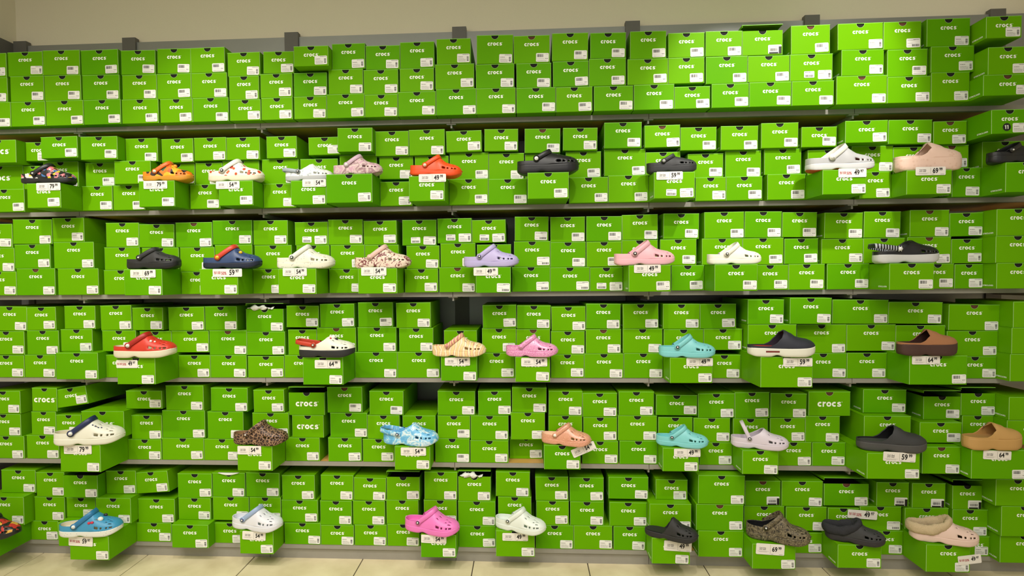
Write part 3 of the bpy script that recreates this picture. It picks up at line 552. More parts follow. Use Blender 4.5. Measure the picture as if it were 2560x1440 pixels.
SHOES = [
 S(2, (53, 412, 193, 462), 'clog', toon, BLACKF, BLACKF, BLACKF, 'black clog with bright cartoon print', yaw=8),
 S(2, (357, 410, 486, 460), 'clog', pumpkin, P('ochre', (206, 142, 36)), P('pumpkinstrap', (220, 104, 26)), BLACKF, 'orange and black pumpkin-print clog', yaw=6, rivet=(226, 226, 210), charms=[(0.66, -0.05, 0.33, 0.042, (240, 150, 40))]),
 S(2, (521, 402, 662, 456), 'clog', berry, CREAM, WHITEF, CREAM, 'white clog with red strawberry print', yaw=4),
 S(2, (714, 406, 835, 450), 'clog', whitemarble, P('silver', (176, 178, 180)), P('greyblue', (150, 160, 168)), WHITEF, 'white marbled clog with its strap at the heel', yaw=2, strapang='back'),
 S(2, (834, 390, 957, 442), 'clog', pinkmarble, pinkmarble, P('mauve', (206, 176, 194)), pinkmarble, 'mauve and pink marbled clog', yaw=0, rivet=(240, 240, 240)),
 S(2, (1025, 388, 1155, 447), 'clog', P('orange', (230, 78, 24)), P('orange', (230, 78, 24)), P('orange', (230, 78, 24)), P('orange', (230, 78, 24)), 'bright orange clog', yaw=0, rivet=(236, 210, 190), tilt=3),
 S(2, (1293, 380, 1447, 442), 'plat', BLACKF, BLACKF, BLACKF, BLACKF, 'plain black clog without a price tag', yaw=0, rivet=(235, 235, 235)),
 S(2, (1616, 380, 1741, 433), 'plat', P('softblack', (36, 36, 38), 0.6), P('softblack', (36, 36, 38), 0.6), P('softblack', (36, 36, 38), 0.6), BLACKF, 'black platform clog on the second shelf', yaw=0, rivet=(170, 170, 172)),
 S(2, (2012, 366, 2186, 432), 'clog', P('lightgrey', (176, 176, 178)), P('palegrey', (206, 206, 208)), WHITEF, P('lightgrey', (176, 176, 178)), 'grey and white clog with orange outsole', yaw=2, rivet=(240, 240, 240), outsole=(190, 70, 36), footc=(206, 74, 34)),
 S(2, (2233, 352, 2405, 426), 'mule', snake, snake, None, P('palepink', (222, 190, 172)), 'pale pink platform slip-on', yaw=4),
 S(2, (2465, 352, 2610, 415), 'plat', BLACKF, BLACKF, BLACKF, BLACKF, 'black clog cut off by the right edge', yaw=4),
 S(3, (317, 621, 454, 675), 'clog', P('softblack', (36, 36, 38), 0.6), BLACKF, P('softblack', (36, 36, 38), 0.6), BLACKF, 'soft black clog on the third shelf', yaw=4, soleh=0.13),
 S(3, (508, 615, 656, 672), 'clog', P('navy', (44, 66, 108)), P('darknavy', (24, 32, 54)), P('stripered', (196, 62, 40)), P('darknavy', (24, 32, 54)), 'navy clog with red strap', yaw=4, rivet=(236, 180, 40), charms=[(0.68, -0.10, 0.25, 0.032, (238, 180, 40))]),
 S(3, (693, 614, 838, 671), 'clog', confetti, confetti, WHITEF, CREAM, 'cream clog with fine confetti speckles', yaw=3, rivet=(60, 70, 60)),
 S(3, (887, 617, 1028, 671), 'clog', maroonmarble, maroonmarble, P('blush', (222, 184, 172)), CREAM, 'cream and maroon marbled clog', yaw=0, rivet=(226, 190, 176)),
 S(3, (1160, 612, 1297, 670), 'clog', P('lavender', (184, 172, 218)), P('lavender', (184, 172, 218)), P('lavender', (184, 172, 218)), P('lavender', (184, 172, 218)), 'lavender purple clog', yaw=-4, rivet=(70, 66, 100)),
 S(3, (1535, 606, 1686, 662), 'clog', P('babypink', (236, 180, 192)), P('babypink', (236, 180, 192)), P('babypink', (236, 180, 192)), P('babypink', (236, 180, 192)), 'baby pink clog', yaw=2, rivet=(52, 44, 48)),
 S(3, (1767, 606, 1903, 660), 'clog', P('offwhite', (228, 226, 212)), P('offwhite', (228, 226, 212)), P('offwhite', (228, 226, 212)), P('offwhite', (228, 226, 212)), 'off-white clog on the third shelf', yaw=2, rivet=(70, 70, 66)),
 S(3, (2180, 607, 2348, 658), 'clog', BLACKF, P('palegrey', (206, 206, 208)), R_('ribbed', [(0.0, (28, 28, 32)), (0.62, (190, 194, 204))], 'wave', 30, 0.4), P('midgrey', (120, 120, 120)), 'black clog with ribbed strap and white sole', yaw=2, rivet=(240, 240, 240), strapang='back', soleh=0.14),
 S(4, (284, 843, 443, 898), 'clog', P('tomato', (206, 54, 38)), CREAM, P('darkred', (168, 34, 26)), CREAM, 'red clog with white sole', yaw=6, rivet=(230, 226, 220), charms=[(0.66, -0.13, 0.24, 0.022, (236, 232, 226)), (0.72, -0.12, 0.22, 0.018, (236, 232, 226))], footc=(222, 214, 190), soleh=0.12),
 S(4, (748, 846, 888, 898), 'clog', P('offwhite', (228, 226, 212)), P('softblack', (36, 36, 38), 0.6), P('stripered', (196, 62, 40)), BLACKF, 'white clog with black sole and red heel strap', yaw=0, rivet=(120, 60, 40), strapang='back', charms=[(0.63, -0.05, 0.33, 0.04, (238, 236, 228)), (0.69, -0.05, 0.335, 0.028, (20, 20, 20)), (0.60, -0.10, 0.29, 0.018, (196, 40, 40))], soleh=0.13),
 S(4, (1081, 843, 1215, 897), 'clog', tiedye, tiedye, tiestrap, tiedye, 'yellow and pink tie-dye clog', yaw=-4, rivet=(206, 140, 132)),
 S(4, (1265, 841, 1395, 894), 'clog', pinkglitter, pinkglitter, pinkglitter, pinkglitter, 'pink glitter clog', yaw=-6, rivet=(232, 150, 196)),
 S(4, (1647, 835, 1788, 894), 'clog', AQUA, AQUA, AQUA, AQUA, 'aqua clog on the fourth shelf', yaw=-6, rivet=(30, 50, 60)),
 S(4, (1868, 832, 2038, 894), 'slide', P('ink', (40, 42, 54), 0.55), P('offwhite', (228, 226, 212)), None, P('ink', (40, 42, 54), 0.55), 'navy slip-on clog with white sole and red footbed', yaw=-2, footc=(206, 44, 40), slot=(120, 40, 36)),
 S(4, (2240, 823, 2394, 888), 'mule', P('suede', (164, 112, 76), 0.9), P('cocoa', (72, 46, 40), 0.7), None, P('cocoadark', (66, 34, 26), 0.9), 'brown suede clog with thick dark sole', yaw=2),
 S(5, (134, 1047, 314, 1115), 'clog', P('offwhite', (228, 226, 212)), P('offwhite', (228, 226, 212)), P('navystrap', (32, 42, 84)), CREAM, 'white clog with navy strap', yaw=13, rivet=(226, 226, 226), charms=[(0.60, -0.12, 0.30, 0.012, (40, 52, 100)), (0.64, -0.12, 0.29, 0.012, (40, 52, 100)), (0.68, -0.12, 0.27, 0.012, (40, 52, 100)), (0.72, -0.11, 0.26, 0.012, (40, 52, 100))], pip=(40, 50, 90)),
 S(5, (584, 1058, 721, 1114), 'clog', leopard, leopard, leopard, P('tan', (150, 116, 82)), 'brown leopard-print clog', yaw=-3, rivet=(90, 60, 44), footc=(150, 116, 82)),
 S(5, (959, 1060, 1096, 1117), 'clog', bluemarble, bluemarble, bluemarble, P('skyblue', (112, 182, 226)), 'blue and white marbled clog', yaw=-7, rivet=(40, 60, 90), strapang='back', footc=(112, 182, 226)),
 S(5, (1354, 1057, 1478, 1116), 'clog', rosegold, rosegold, rosegold, P('peach', (240, 206, 178)), 'rose gold metallic clog', yaw=-16, rivet=(246, 236, 226), footc=(240, 206, 178)),
 S(5, (1640, 1065, 1771, 1120), 'clog', AQUA, AQUA, AQUA, AQUA, 'aqua clog on the fifth shelf', yaw=-14, rivet=(30, 40, 46)),
 S(5, (1827, 1055, 1972, 1131), 'clog', P('paleviolet', (214, 202, 216)), P('paleviolet', (214, 202, 216)), P('paleviolet', (214, 202, 216)), P('paleviolet', (214, 202, 216)), 'pale violet clog with its strap standing up', yaw=-14, rivet=(50, 46, 52), strapang='up'),
 S(5, (2140, 1064, 2317, 1131), 'slide', P('charcoal', (52, 52, 54), 0.65), P('slate', (74, 72, 72), 0.65), None, BLACKF, 'charcoal slip-on clog', yaw=-8, footc=(66, 66, 68)),
 S(5, (2403, 1048, 2556, 1126), 'mule', P('caramel', (196, 152, 90), 0.6), P('caramel', (196, 152, 90), 0.6), None, P('caramel', (196, 152, 90), 0.6), 'caramel platform slip-on', yaw=5, footc=(186, 142, 86)),
 S(6, (-78, 1283, 55, 1330), 'clog', toon2, BLACKF, BLACKF, BLACKF, 'black printed clog cut off by the left edge', yaw=-2),
 S(6, (148, 1268, 309, 1340), 'clog', P('azure', (62, 146, 190)), specks, P('deepazure', (40, 116, 166)), CREAM, 'blue clog with charms and speckled white sole', yaw=9, rivet=(226, 230, 230), charms=[(0.70, -0.09, 0.29, 0.045, (236, 236, 228)), (0.55, -0.155, 0.22, 0.026, (206, 44, 70)), (0.60, -0.155, 0.22, 0.026, (206, 44, 70)), (0.70, 0.06, 0.32, 0.034, (36, 40, 46))], footc=(222, 214, 190)),
 S(6, (581, 1270, 708, 1333), 'clog', P('icewhite', (222, 222, 232)), P('icewhite', (222, 222, 232)), P('periwinkle', (152, 172, 208)), P('icewhite', (222, 222, 232)), 'white clog with pale blue strap', yaw=-10, rivet=(60, 66, 110)),
 S(6, (1013, 1272, 1149, 1342), 'clog', P('hotpink', (236, 120, 196)), P('hotpink', (236, 120, 196)), P('hotpink', (236, 120, 196)), P('hotpink', (236, 120, 196)), 'bright pink clog', yaw=-14, rivet=(70, 40, 60)),
 S(6, (1239, 1268, 1365, 1338), 'clog', P('coldwhite', (226, 232, 226)), P('coldwhite', (226, 232, 226)), P('coldwhite', (226, 232, 226)), P('coldwhite', (226, 232, 226)), 'plain white clog on the bottom shelf', yaw=-20, rivet=(60, 70, 66)),
 S(6, (1612, 1293, 1745, 1356), 'slide', P('matteblack', (38, 37, 38), 0.65), P('matteblack', (38, 37, 38), 0.65), None, P('matteblack', (38, 37, 38), 0.65), 'matte black slip-on clog', yaw=-22, heel=0.09, soleh=0.11, vents=True),
 S(6, (1865, 1285, 2027, 1366), 'lined', camo, camo, camo, BLACKF, 'camouflage lined clog', yaw=-20, rivet=(44, 40, 34), footc=(16, 16, 16)),
 S(6, (2062, 1285, 2214, 1366), 'fur', P('charcoal', (52, 52, 54), 0.65), P('darkplum', (46, 42, 46), 0.65), None, furgrey, 'dark grey fleece-lined clog', yaw=-20, footc=(24, 24, 26), fur=furgrey),
 S(6, (2272, 1282, 2448, 1370), 'fur', P('powderpink', (230, 200, 188)), P('powderpink', (230, 200, 188)), None, furcream, 'pale pink clog with cream fleece collar', yaw=-14, footc=(140, 116, 88), fur=furcream),
]


boxes = solve_boxes()
# how much of each front the photograph shows
def rects_overlap(a, b):
    return max(0, min(a[2], b[2])-max(a[0], b[0]))*max(0, min(a[3], b[3])-max(a[1], b[1]))
for b in boxes:
    xl, xr, yt = b['px']
    yb = proj((b['xc'], -b['p'], b['z0']))[1]
    R = (max(0, xl), max(0, yt), min(2560, xr), min(1440, yb))
    b['rect'] = R
    a = max(0, R[2]-R[0])*max(0, R[3]-R[1])
    for s in SHOES:
        if s['k'] == b['k']: a -= 0.8*rects_overlap(R, s['rect'])
    for q in boxes:
        if q is not b and q['k'] == b['k'] and q['p'] > b['p']+0.04:
            a -= rects_overlap(R, (q['px'][0], q['px'][2], q['px'][1], q['px'][2]+60))
    b['area'] = a
single = set(id(b) for b in sorted(boxes, key=lambda b: -b['area'])[:286])
for b in boxes:                     # every box that carries a shoe is a thing of its own
    if 'D' in b['fl'] or 'e' in b['fl']: single.add(id(b))

# which shoe stands on which box
for s in SHOES:
    xc = (s['rect'][0]+s['rect'][2])/2
    cand = [b for b in boxes if b['k'] == s['k'] and 'D' in b['fl']]
    b = min(cand, key=lambda b: abs((b['px'][0]+b['px'][1])/2-xc))
    s['box'] = b; b['shoe'] = s

ORD = ['first', 'second', 'third', 'fourth', 'fifth', 'sixth', 'seventh', 'eighth', 'ninth', 'tenth', 'eleventh', 'twelfth', 'thirteenth', 'fourteenth']
SHN = {1: 'the top shelf', 2: 'the second shelf down', 3: 'the third shelf down', 4: 'the fourth shelf down', 5: 'the fifth shelf down', 6: 'the bottom shelf'}
LAY = {'t': 'top layer', 'm': 'middle layer', 'b': 'lowest layer'}
def box_label(b):
    if 'shoe' in b: return 'green shoe box pulled out under the '+b['shoe']['short']
    extra = ''
    if 'L' in b['fl']: extra = 'with big logo'
    elif 'o' in b['fl']: extra = 'with lid ajar'
    elif '2' in b['fl']: extra = 'with two stickers'
    elif 'e' in b['fl']: extra = 'with black 11 sticker'
    i, n = b['i'], b['n']
    side = ORD[i]+' from left' if i < n/2 else ('rightmost' if n-1-i == 0 else ORD[n-1-i]+' from right')
    if i == 0: side = 'leftmost'
    return ' '.join(('green shoe box '+extra+', '+side+', '+LAY[b['c']]+' of '+SHN[b['k']]).replace(' ,', ',').split())

rest = MB()
REMAP_BODY = {0: 0, 1: 5, 2: 6, 3: 7}
tissue_spots = []
for b in boxes:
    rnd = random.Random(b['k']*1000+ord(b['c'])*37+b['i'])
    x0, x1 = b['x0'], b['x1']; w = x1-x0; h = b['h']; fl_ = b['fl']
    xc = (x0+x1)/2; yc = -b['p']+BL/2; z0 = b['z0']; rx = 0.0; yaw = b['yaw']
    if 'R' in fl_:
        rx = 0.15 if b['k'] == 5 else 0.09
        yaw = -0.06; w *= 0.97; h = min(h, 0.112)-w/2*math.sin(rx)*0.6; z0 += w/2*math.sin(rx)
    elif b['c'] == 't' and 'o' not in fl_ and 't' not in fl_:
        rx = rnd.uniform(-0.014, 0.014); z0 += w/2*abs(math.sin(rx))
    T = Matrix.Translation((xc, yc, z0)) @ Matrix.Rotation(yaw, 4, 'Z') @ Matrix.Rotation(-rx, 4, 'Y')
    b['T'] = T; b['wh'] = (w, h)
    # the notch and the logo sit in the middle of the whole front even where a neighbour hides part of it
    body = box_body(w, h, fl_); lid = box_lid(w, h, fl_); prints = box_prints(w, h, fl_, rnd, 0.0)
    if b['px'][1] > 1480 and (rnd.random() < 0.8):
        prints.append(('side_logo', SIDE_B, SIDE_ME, (-w/2-0.0006, -BL/2+0.045, 0.014), -math.pi/2, [0]))
    if 't' in fl_: tissue_spots.append(b)
    if id(b) in single:
        r = empty('shoe_box', T.translation, T.to_euler())
        tag(r, box_label(b), 'shoe box', 'green shoe boxes on the wall shelving')
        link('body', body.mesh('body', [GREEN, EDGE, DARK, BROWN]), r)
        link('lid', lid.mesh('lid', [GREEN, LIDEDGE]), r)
        for nm, pb, me, loc, rot, rm in prints:
            link(nm, me, r, loc, (0, rot, 0) if nm != 'side_logo' else (0, 0, rot))
        b['root'] = r
        if 'e' in fl_:
            d = MB(); n = 20; rr = 0.0165
            d.add([(rr*math.cos(2*math.pi*i/n), 0, rr*math.sin(2*math.pi*i/n)) for i in range(n)], [tuple(range(n))], 0)
            for q in (-0.0045, 0.0045): stroke(d, [(q, -0.008), (q, 0.008)], 0.0036, 1, -0.0004); stroke(d, [(q, 0.007), (q-0.004, 0.004)], 0.003, 1, -0.0004)
            link('size_sticker', d.mesh('size_sticker', [BLACKINK, LOGO]), r, (-0.012, -BL/2-0.0006, h*0.27))
    else:
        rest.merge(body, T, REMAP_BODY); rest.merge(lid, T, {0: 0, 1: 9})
        for nm, pb, me, loc, rot, rm in prints:
            rest.merge(pb, T @ Matrix.Translation(loc) @ (Matrix.Rotation(rot, 4, 'Y') if nm != 'side_logo' else Matrix.Rotation(rot, 4, 'Z')),
                       {0: 8} if 'logo' in nm else {0: 1, 1: 2, 2: 3, 3: 4})
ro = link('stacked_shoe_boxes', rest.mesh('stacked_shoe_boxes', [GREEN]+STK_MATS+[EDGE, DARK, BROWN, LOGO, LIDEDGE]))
tag(ro, 'all the further green shoe boxes between the others on the shelves', 'shoe boxes', kind='stuff')

# ------------------------------------------------------------------ tissue paper poking out of three boxes
for b in tissue_spots:
    rnd = random.Random(b['i']); w, h = b['wh']; m = MB(); nx, ny = 14, 5
    x0, x1 = (-w*0.45, w*0.25) if b['k'] != 6 or b['i'] != 6 else (-w*0.32, w*0.32)
    V = []; flat = (b['k'], b['i']) == (6, 6)
    for j in range(ny):
        for i in range(nx):
            u = i/(nx-1); q = j/(ny-1); e = math.sin(math.pi*u)
            cr = 0.0 if flat else 0.004*math.sin(u*17+j)+rnd.uniform(-0.003, 0.003)
            hang = (0.011 if flat else 0.006)*e; top = 0.0005 if flat else 0.004+0.012*math.sin(math.pi*min(1, u*1.15))
            V.append((x0+(x1-x0)*u+cr*0.5, -BL/2-0.003-0.002*e-0.003*math.sin(math.pi*q)+0.03*max(0, q-0.7)+(0 if flat else 0.003*rnd.random()), h-hang+(hang+top)*q+cr))
    m.add(V, [(j*nx+i, j*nx+i+1, (j+1)*nx+i+1, (j+1)*nx+i) for j in range(ny-1) for i in range(nx-1)])
    o = link('tissue_paper', m.mesh('tissue_paper', [TISSUE], True)); o.matrix_world = b['T']
    so = o.modifiers.new('thickness', 'SOLIDIFY'); so.thickness = 0.0006
    tag(o, {(4, 7): 'white tissue paper sticking out of a box on the fourth shelf down', (6, 6): 'flat white tissue paper peeking from a box on the left bottom shelf',
            (6, 13): 'crumpled white tissue paper spilling from an open box on the bottom shelf'}[(b['k'], b['i'])], 'tissue paper', 'tissue paper in boxes')

# ------------------------------------------------------------------ shoes
def interp(tab, t):
    for (a, va), (b, vb) in zip(tab, tab[1:]):
        if t <= b: 
            u = (t-a)/(b-a) if b > a else 0
            u = u*u*(3-2*u)*0.5+u*0.5
            return va+(vb-va)*u
    return tab[-1][1]
WIDTH = [(0.0, 0.0), (0.008, 0.045), (0.03, 0.084), (0.07, 0.115), (0.13, 0.139), (0.22, 0.153), (0.34, 0.155), (0.47, 0.166), (0.6, 0.187), (0.71, 0.197),
         (0.80, 0.192), (0.87, 0.172), (0.925, 0.142), (0.965, 0.104), (0.99, 0.056), (1.0, 0.0)]
def width(t): return interp(WIDTH, t)
def bottom(t):
    z = 0.0
    if t < 0.1: z += 0.028*((0.1-t)/0.1)**2
    if t > 0.78: z += 0.06*((t-0.78)/0.22)**2
    if 0.28 < t < 0.50: z += 0.026*math.sin(math.pi*(t-0.28)/0.22)**2
    return z
TS_ = sorted(set([0.5-0.5*math.cos(math.pi*i/46) for i in range(47)]))

def style_of(s):
    st = s['style']; d = dict(soleh=0.105, heel=0.19, peak=0.370, to=0.575, vents=True, strap=True)
    if st == 'plat': d.update(soleh=0.145, heel=0.205, peak=0.350, to=0.55)
    if st == 'mule': d.update(soleh=0.20, heel=0.225, peak=0.455, to=0.50, vents=False, strap=False)
    if st == 'slide': d.update(soleh=0.135, heel=0.165, peak=0.405, to=0.54, vents=False, strap=False)
    if st == 'lined': d.update(soleh=0.12, heel=0.235, peak=0.44, to=0.56)
    if st == 'fur': d.update(soleh=0.115, heel=0.235, peak=0.375, to=0.56, strap=False)
    for k in ('soleh', 'heel', 'vents'):
        if k in s: d[k] = s[k]
    return d

def sole_top(t, d):
    return d['soleh']+bottom(t)*(0.55 if t > 0.5 else 0.0)-0.008*math.sin(math.pi*min(1, max(0, (t-0.2)/0.6)))

def dome(t, d):
    pk = d['peak']; sh_ = d['soleh']
    tab = [(0.0, pk+0.03), (0.3, pk+0.03), (d['to'], pk), (0.625, 0.60*pk+0.40*(sh_+0.16)), (0.70, sh_+0.172), (0.78, sh_+0.150), (0.86, sh_+0.136), (0.92, sh_+0.114), (0.965, sh_+0.084), (0.99, sh_+0.05), (1.0, sh_+0.02)]
    return interp(tab, t)

def rim(t, d):
    h = d['heel']; to = d['to']; pk = d['peak']
    low = d['style'] in ('mule', 'slide')
    tab = [(0.0, h+0.006), (0.12, h), (0.26 if not low else 0.30, h), (0.37, h+(0.045 if not low else 0.03)), (0.47, h+(pk-h)*0.55), (to-0.03, h+(pk-h)*0.9), (to, pk)]
    return interp(tab, t)

def upper_point(t, side, q, d, L):
    """q 0 at the sole, 1 at the edge of the opening or the ridge line"""
    zs = sole_top(t, d)-0.006; h = dome(t, d); w = width(t)*0.965
    top = min(rim(t, d), h-1e-4) if t < d['to'] else h
    smax = min(1.0, max(0.0, (top-zs)/(h-zs)))
    pm = math.asin(smax) if t < d['to'] else math.pi/2
    ph = pm*q
    c = math.cos(ph); s_ = math.sin(ph)
    ex = 0.82
    return (t*L-0.5*L, side*w*(c**ex if c > 1e-6 else 0)*L, (zs+(h-zs)*s_)*L)

def build_upper(d, L, mats):
    nq = 15; V = []; F = []; to = d['to']
    ts = sorted(set([t for t in TS_ if abs(t-to) > 0.012]+[to]))
    def hole(t, q):
        if not d['vents'] or t < to+0.02: return False
        for tc in (0.665, 0.745, 0.825, 0.895):
            if abs(t-tc) < 0.021-0.006*(q-0.2)*4 and 0.13 < q < 0.30: return True
        k = 0
        for tc, qc in ((0.66, 0.62), (0.73, 0.50), (0.73, 0.78), (0.80, 0.64), (0.80, 0.92), (0.865, 0.50), (0.865, 0.78), (0.69, 0.9)):
            if abs(t-tc) < 0.0145 and abs(q-qc) < 0.036: return True
        return False
    for side in (-1, 1):
        o = len(V)
        for t in ts:
            for j in range(nq+1): V.append(upper_point(t, side, j/nq, d, L))
        for i in range(len(ts)-1):
            for j in range(nq):
                if hole((ts[i]+ts[i+1])/2, (j+0.5)/nq): continue
                a = o+i*(nq+1)+j; f = (a, a+nq+1, a+nq+2, a+1)
                F.append(f if side < 0 else f[::-1])
    me = bpy.data.meshes.new('upper'); me.from_pydata(V, [], F)
    bm = bmesh.new(); bm.from_mesh(me); bmesh.ops.remove_doubles(bm, verts=bm.verts, dist=0.0002); bm.to_mesh(me); bm.free()
    for m in mats: me.materials.append(m)
    me.polygons.foreach_set('use_smooth', [True]*len(me.polygons))
    return me

def ring_pts(z_of, scale, L, off=0.0):
    P = []
    for t in TS_: P.append((t, -1))
    for t in TS_[-2:0:-1]: P.append((t, 1))
    return [((0.5+(t-0.5)*(1-(1-scale)*0.4)-0.5)*L, sd*(width(t)*scale)*L, z_of(t)*L) for t, sd in P]

def build_sole(d, L, mats, outs=False, slot=False, pip=False):
    sh_ = d['soleh']; B = MB()
    prof = [(0.90, 0.0), (0.975, 0.10), (1.0, 0.28), (1.012, 0.55), (1.0, 0.80), (1.006, 0.92), (0.985, 1.0)]
    rings = []
    for sc_, u in prof:
        rings.append(ring_pts(lambda t, u=u: bottom(t)+(sole_top(t, d)-bottom(t))*u, sc_, L))
    n = len(rings[0])
    V = [p for r in rings for p in r]; B.v = V
    for k in range(len(rings)-1):
        for i in range(n):
            j = (i+1) % n
            B.f.append((k*n+i, k*n+j, (k+1)*n+j, (k+1)*n+i)); B.m.append(1 if outs and k == 0 else 0)
    m = len(TS_)
    def cap(o, flip, mi):
        for i in range(m-1):
            a, b = o+i, o+i+1; c = o+(n-i) % n; e = o+(n-i-1) % n
            f = (a, b, e, c)
            f = tuple(dict.fromkeys(f))
            if len(f) < 3: continue
            B.f.append(f if flip else f[::-1]); B.m.append(mi)
    cap(0, False, 1 if outs else 0); cap((len(rings)-1)*n, True, 0)
    return B.mesh('sole', mats, True)

def build_footbed(d, L, m):
    B = MB(); zf = lambda t: sole_top(t, d)+0.012
    r = ring_pts(zf, 0.90, L); n = len(r); k = len(TS_)
    B.v = r
    for i in range(k-1):
        f = tuple(dict.fromkeys((i, i+1, (n-i-1) % n, (n-i) % n)))
        if len(f) >= 3: B.f.append(f); B.m.append(0)
    return B.mesh('footbed', [m], True)

def build_strap(d, L, kind, m):
    R = (0.31, d['soleh']+0.088 if d['style'] != 'lined' else 0.24); wr = width(0.31)+0.006
    if kind == 'fwd': E = (d['to']-0.005, d['peak']+0.02); bw = 0.082; ey, ex = 0.62, 0.95
    elif kind == 'back': E = (-0.035, R[1]+0.055); bw = 0.078; ey, ex = 0.42, 1.05
    else: E = (0.185, d['peak']+0.10); bw = 0.07; ey, ex = 0.55, 0.95
    N = 40; C = []
    for i in range(N+1):
        th = math.pi*i/N; s_ = math.sin(th)**ex; c = math.cos(th)
        y = -(abs(c)**ey)*(1 if c > 0 else -1)*wr
        C.append(Vector(((R[0]+(E[0]-R[0])*s_-0.5)*L, y*L, (R[1]+(E[1]-R[1])*s_)*L)))
    g = Vector((E[0]-R[0], 0, E[1]-R[1])).normalized()
    W = Vector((-g.z, 0, g.x))
    B = MB(); T = 0.020*L
    for i, p in enumerate(C):
        a = C[max(0, i-1)]; b = C[min(N, i+1)]; tn = (b-a).normalized(); out = tn.cross(W).normalized()
        cen = Vector(((R[0]-0.5)*L, 0, R[1]*L))
        if out.dot(p-cen) < 0 and abs(p.y) > 0.02*L: out = -out
        if abs(p.y) <= 0.02*L and out.dot(g) < 0: out = -out
        hw = bw*L/2
        for uu, vv in ((-1, 0), (-0.8, 1), (0.8, 1), (1, 0.0), (0.8, -0.3), (-0.8, -0.3)):
            B.v.append(tuple(p+W*hw*uu+out*T*0.5*vv))
    for i in range(N):
        for j in range(6):
            k = (j+1) % 6
            B.f.append((i*6+j, (i+1)*6+j, (i+1)*6+k, i*6+k)); B.m.append(0)
    n = 16; r = bw*0.62*L
    for sd in (-1, 1):
        y = sd*wr*L
        o = len(B.v)
        cx, cz = (R[0]-0.5)*L, R[1]*L
        for yy in (y-sd*0.004*L, y+sd*0.012*L):
            B.v += [(cx+r*math.cos(2*math.pi*i/n), yy, cz+r*math.sin(2*math.pi*i/n)) for i in range(n)]
        B.f.append(tuple(range(o+n, o+2*n))); B.m.append(0)
        for i in range(n): B.f.append((o+i, o+(i+1) % n, o+n+(i+1) % n, o+n+i)); B.m.append(0)
    me = B.mesh('strap', [m], True)
    bm = bmesh.new(); bm.from_mesh(me); bmesh.ops.recalc_face_normals(bm, faces=bm.faces); bm.to_mesh(me); bm.free()
    return me, R, wr

def build_rivet(L, R, wr, sd, m1, m2):
    B = MB(); n = 16; cx, cz = (R[0]-0.5)*L, R[1]*L; y = sd*(wr+0.012)*L
    for r, yy, mi in ((0.032, 0.012, 0), (0.016, 0.017, 1)):
        o = len(B.v)
        B.v += [(cx+r*L*math.cos(2*math.pi*i/n), y-sd*0.002*L, cz+r*L*math.sin(2*math.pi*i/n)) for i in range(n)]
        B.v += [(cx+r*0.85*L*math.cos(2*math.pi*i/n), y+sd*yy*L, cz+r*0.85*L*math.sin(2*math.pi*i/n)) for i in range(n)]
        B.f.append(tuple(range(o+n, o+2*n))); B.m.append(mi)
        for i in range(n): B.f.append((o+i, o+(i+1) % n, o+n+(i+1) % n, o+n+i)); B.m.append(mi)
    return B.mesh('rivet', [m1, m2], True)

def build_collar(d, L, m, seed):
    """thick fleece roll around the foot opening"""
    rnd = random.Random(seed); to = d['to']; path = []
    ts = [to*(0.5-0.5*math.cos(math.pi*i/26)) for i in range(27)]
    for t in reversed(ts): path.append(Vector(upper_point(t, -1, 1.0, d, L)))
    for t in ts[1:]: path.append(Vector(upper_point(t, 1, 1.0, d, L)))
    # even spacing along the loop
    acc = [0]
    for a, b in zip(path, path[1:]): acc.append(acc[-1]+(b-a).length)
    N = 110; P = []; tot = acc[-1]+(path[0]-path[-1]).length
    pts = path+[path[0]]; acc2 = acc+[tot]
    j = 0
    for i in range(N):
        s_ = tot*i/N
        while acc2[j+1] < s_: j += 1
        u = (s_-acc2[j])/max(1e-9, acc2[j+1]-acc2[j]); P.append(pts[j].lerp(pts[j+1], u))
    for _ in range(3): P = [(P[i-1]+P[i]*2+P[(i+1) % N])/4 for i in range(N)]
    cen = sum(P, Vector())/N
    B = MB(); K = 26
    for i, p in enumerate(P):
        tn = (P[(i+1) % N]-P[i-1]).normalized()
        out = Vector((p.x-cen.x, p.y-cen.y, 0)); out -= tn*out.dot(tn); out.normalize()
        up = tn.cross(out).normalized()
        if up.z < 0: up = -up
        r = 0.064*L*(1+0.05*math.sin(i*0.31)+0.03*math.sin(i*0.83+1))
        c = p+out*0.012*L-up*0.022*L
        for k in range(K):
            a = 2*math.pi*k/K; rr = r*(1+rnd.uniform(-0.075, 0.075))
            B.v.append(tuple(c+out*rr*0.80*math.cos(a)+up*rr*1.35*math.sin(a)))
    for i in range(N):
        for k in range(K):
            a = (i+1) % N; b = (k+1) % K
            B.f.append((i*K+k, a*K+k, a*K+b, i*K+b)); B.m.append(0)
    me = B.mesh('fleece_collar', [m], True)
    bm = bmesh.new(); bm.from_mesh(me); bmesh.ops.recalc_face_normals(bm, faces=bm.faces); bm.to_mesh(me); bm.free()
    return me

def ellipsoid(c, r, m):
    B = MB(); n, k = 12, 7
    for j in range(k+1):
        a = math.pi*j/k
        for i in range(n): B.v.append((c[0]+r*math.sin(a)*math.cos(2*math.pi*i/n), c[1]+r*0.7*math.sin(a)*math.sin(2*math.pi*i/n), c[2]+r*0.85*math.cos(a)))
    for j in range(k):
        for i in range(n): B.f.append((j*n+i, (j+1)*n+i, (j+1)*n+(i+1) % n, j*n+(i+1) % n)); B.m.append(0)
    return B.mesh('charm', [m], True)

def shoe_samples(d, L):
    P = []
    for t in TS_[::2]:
        for sd in (-1, 1):
            w = width(t)*1.01
            for u in (0.3, 0.8): P.append(((t-0.5)*L, sd*w*L, (bottom(t)+(sole_top(t, d)-bottom(t))*u)*L))
    return P

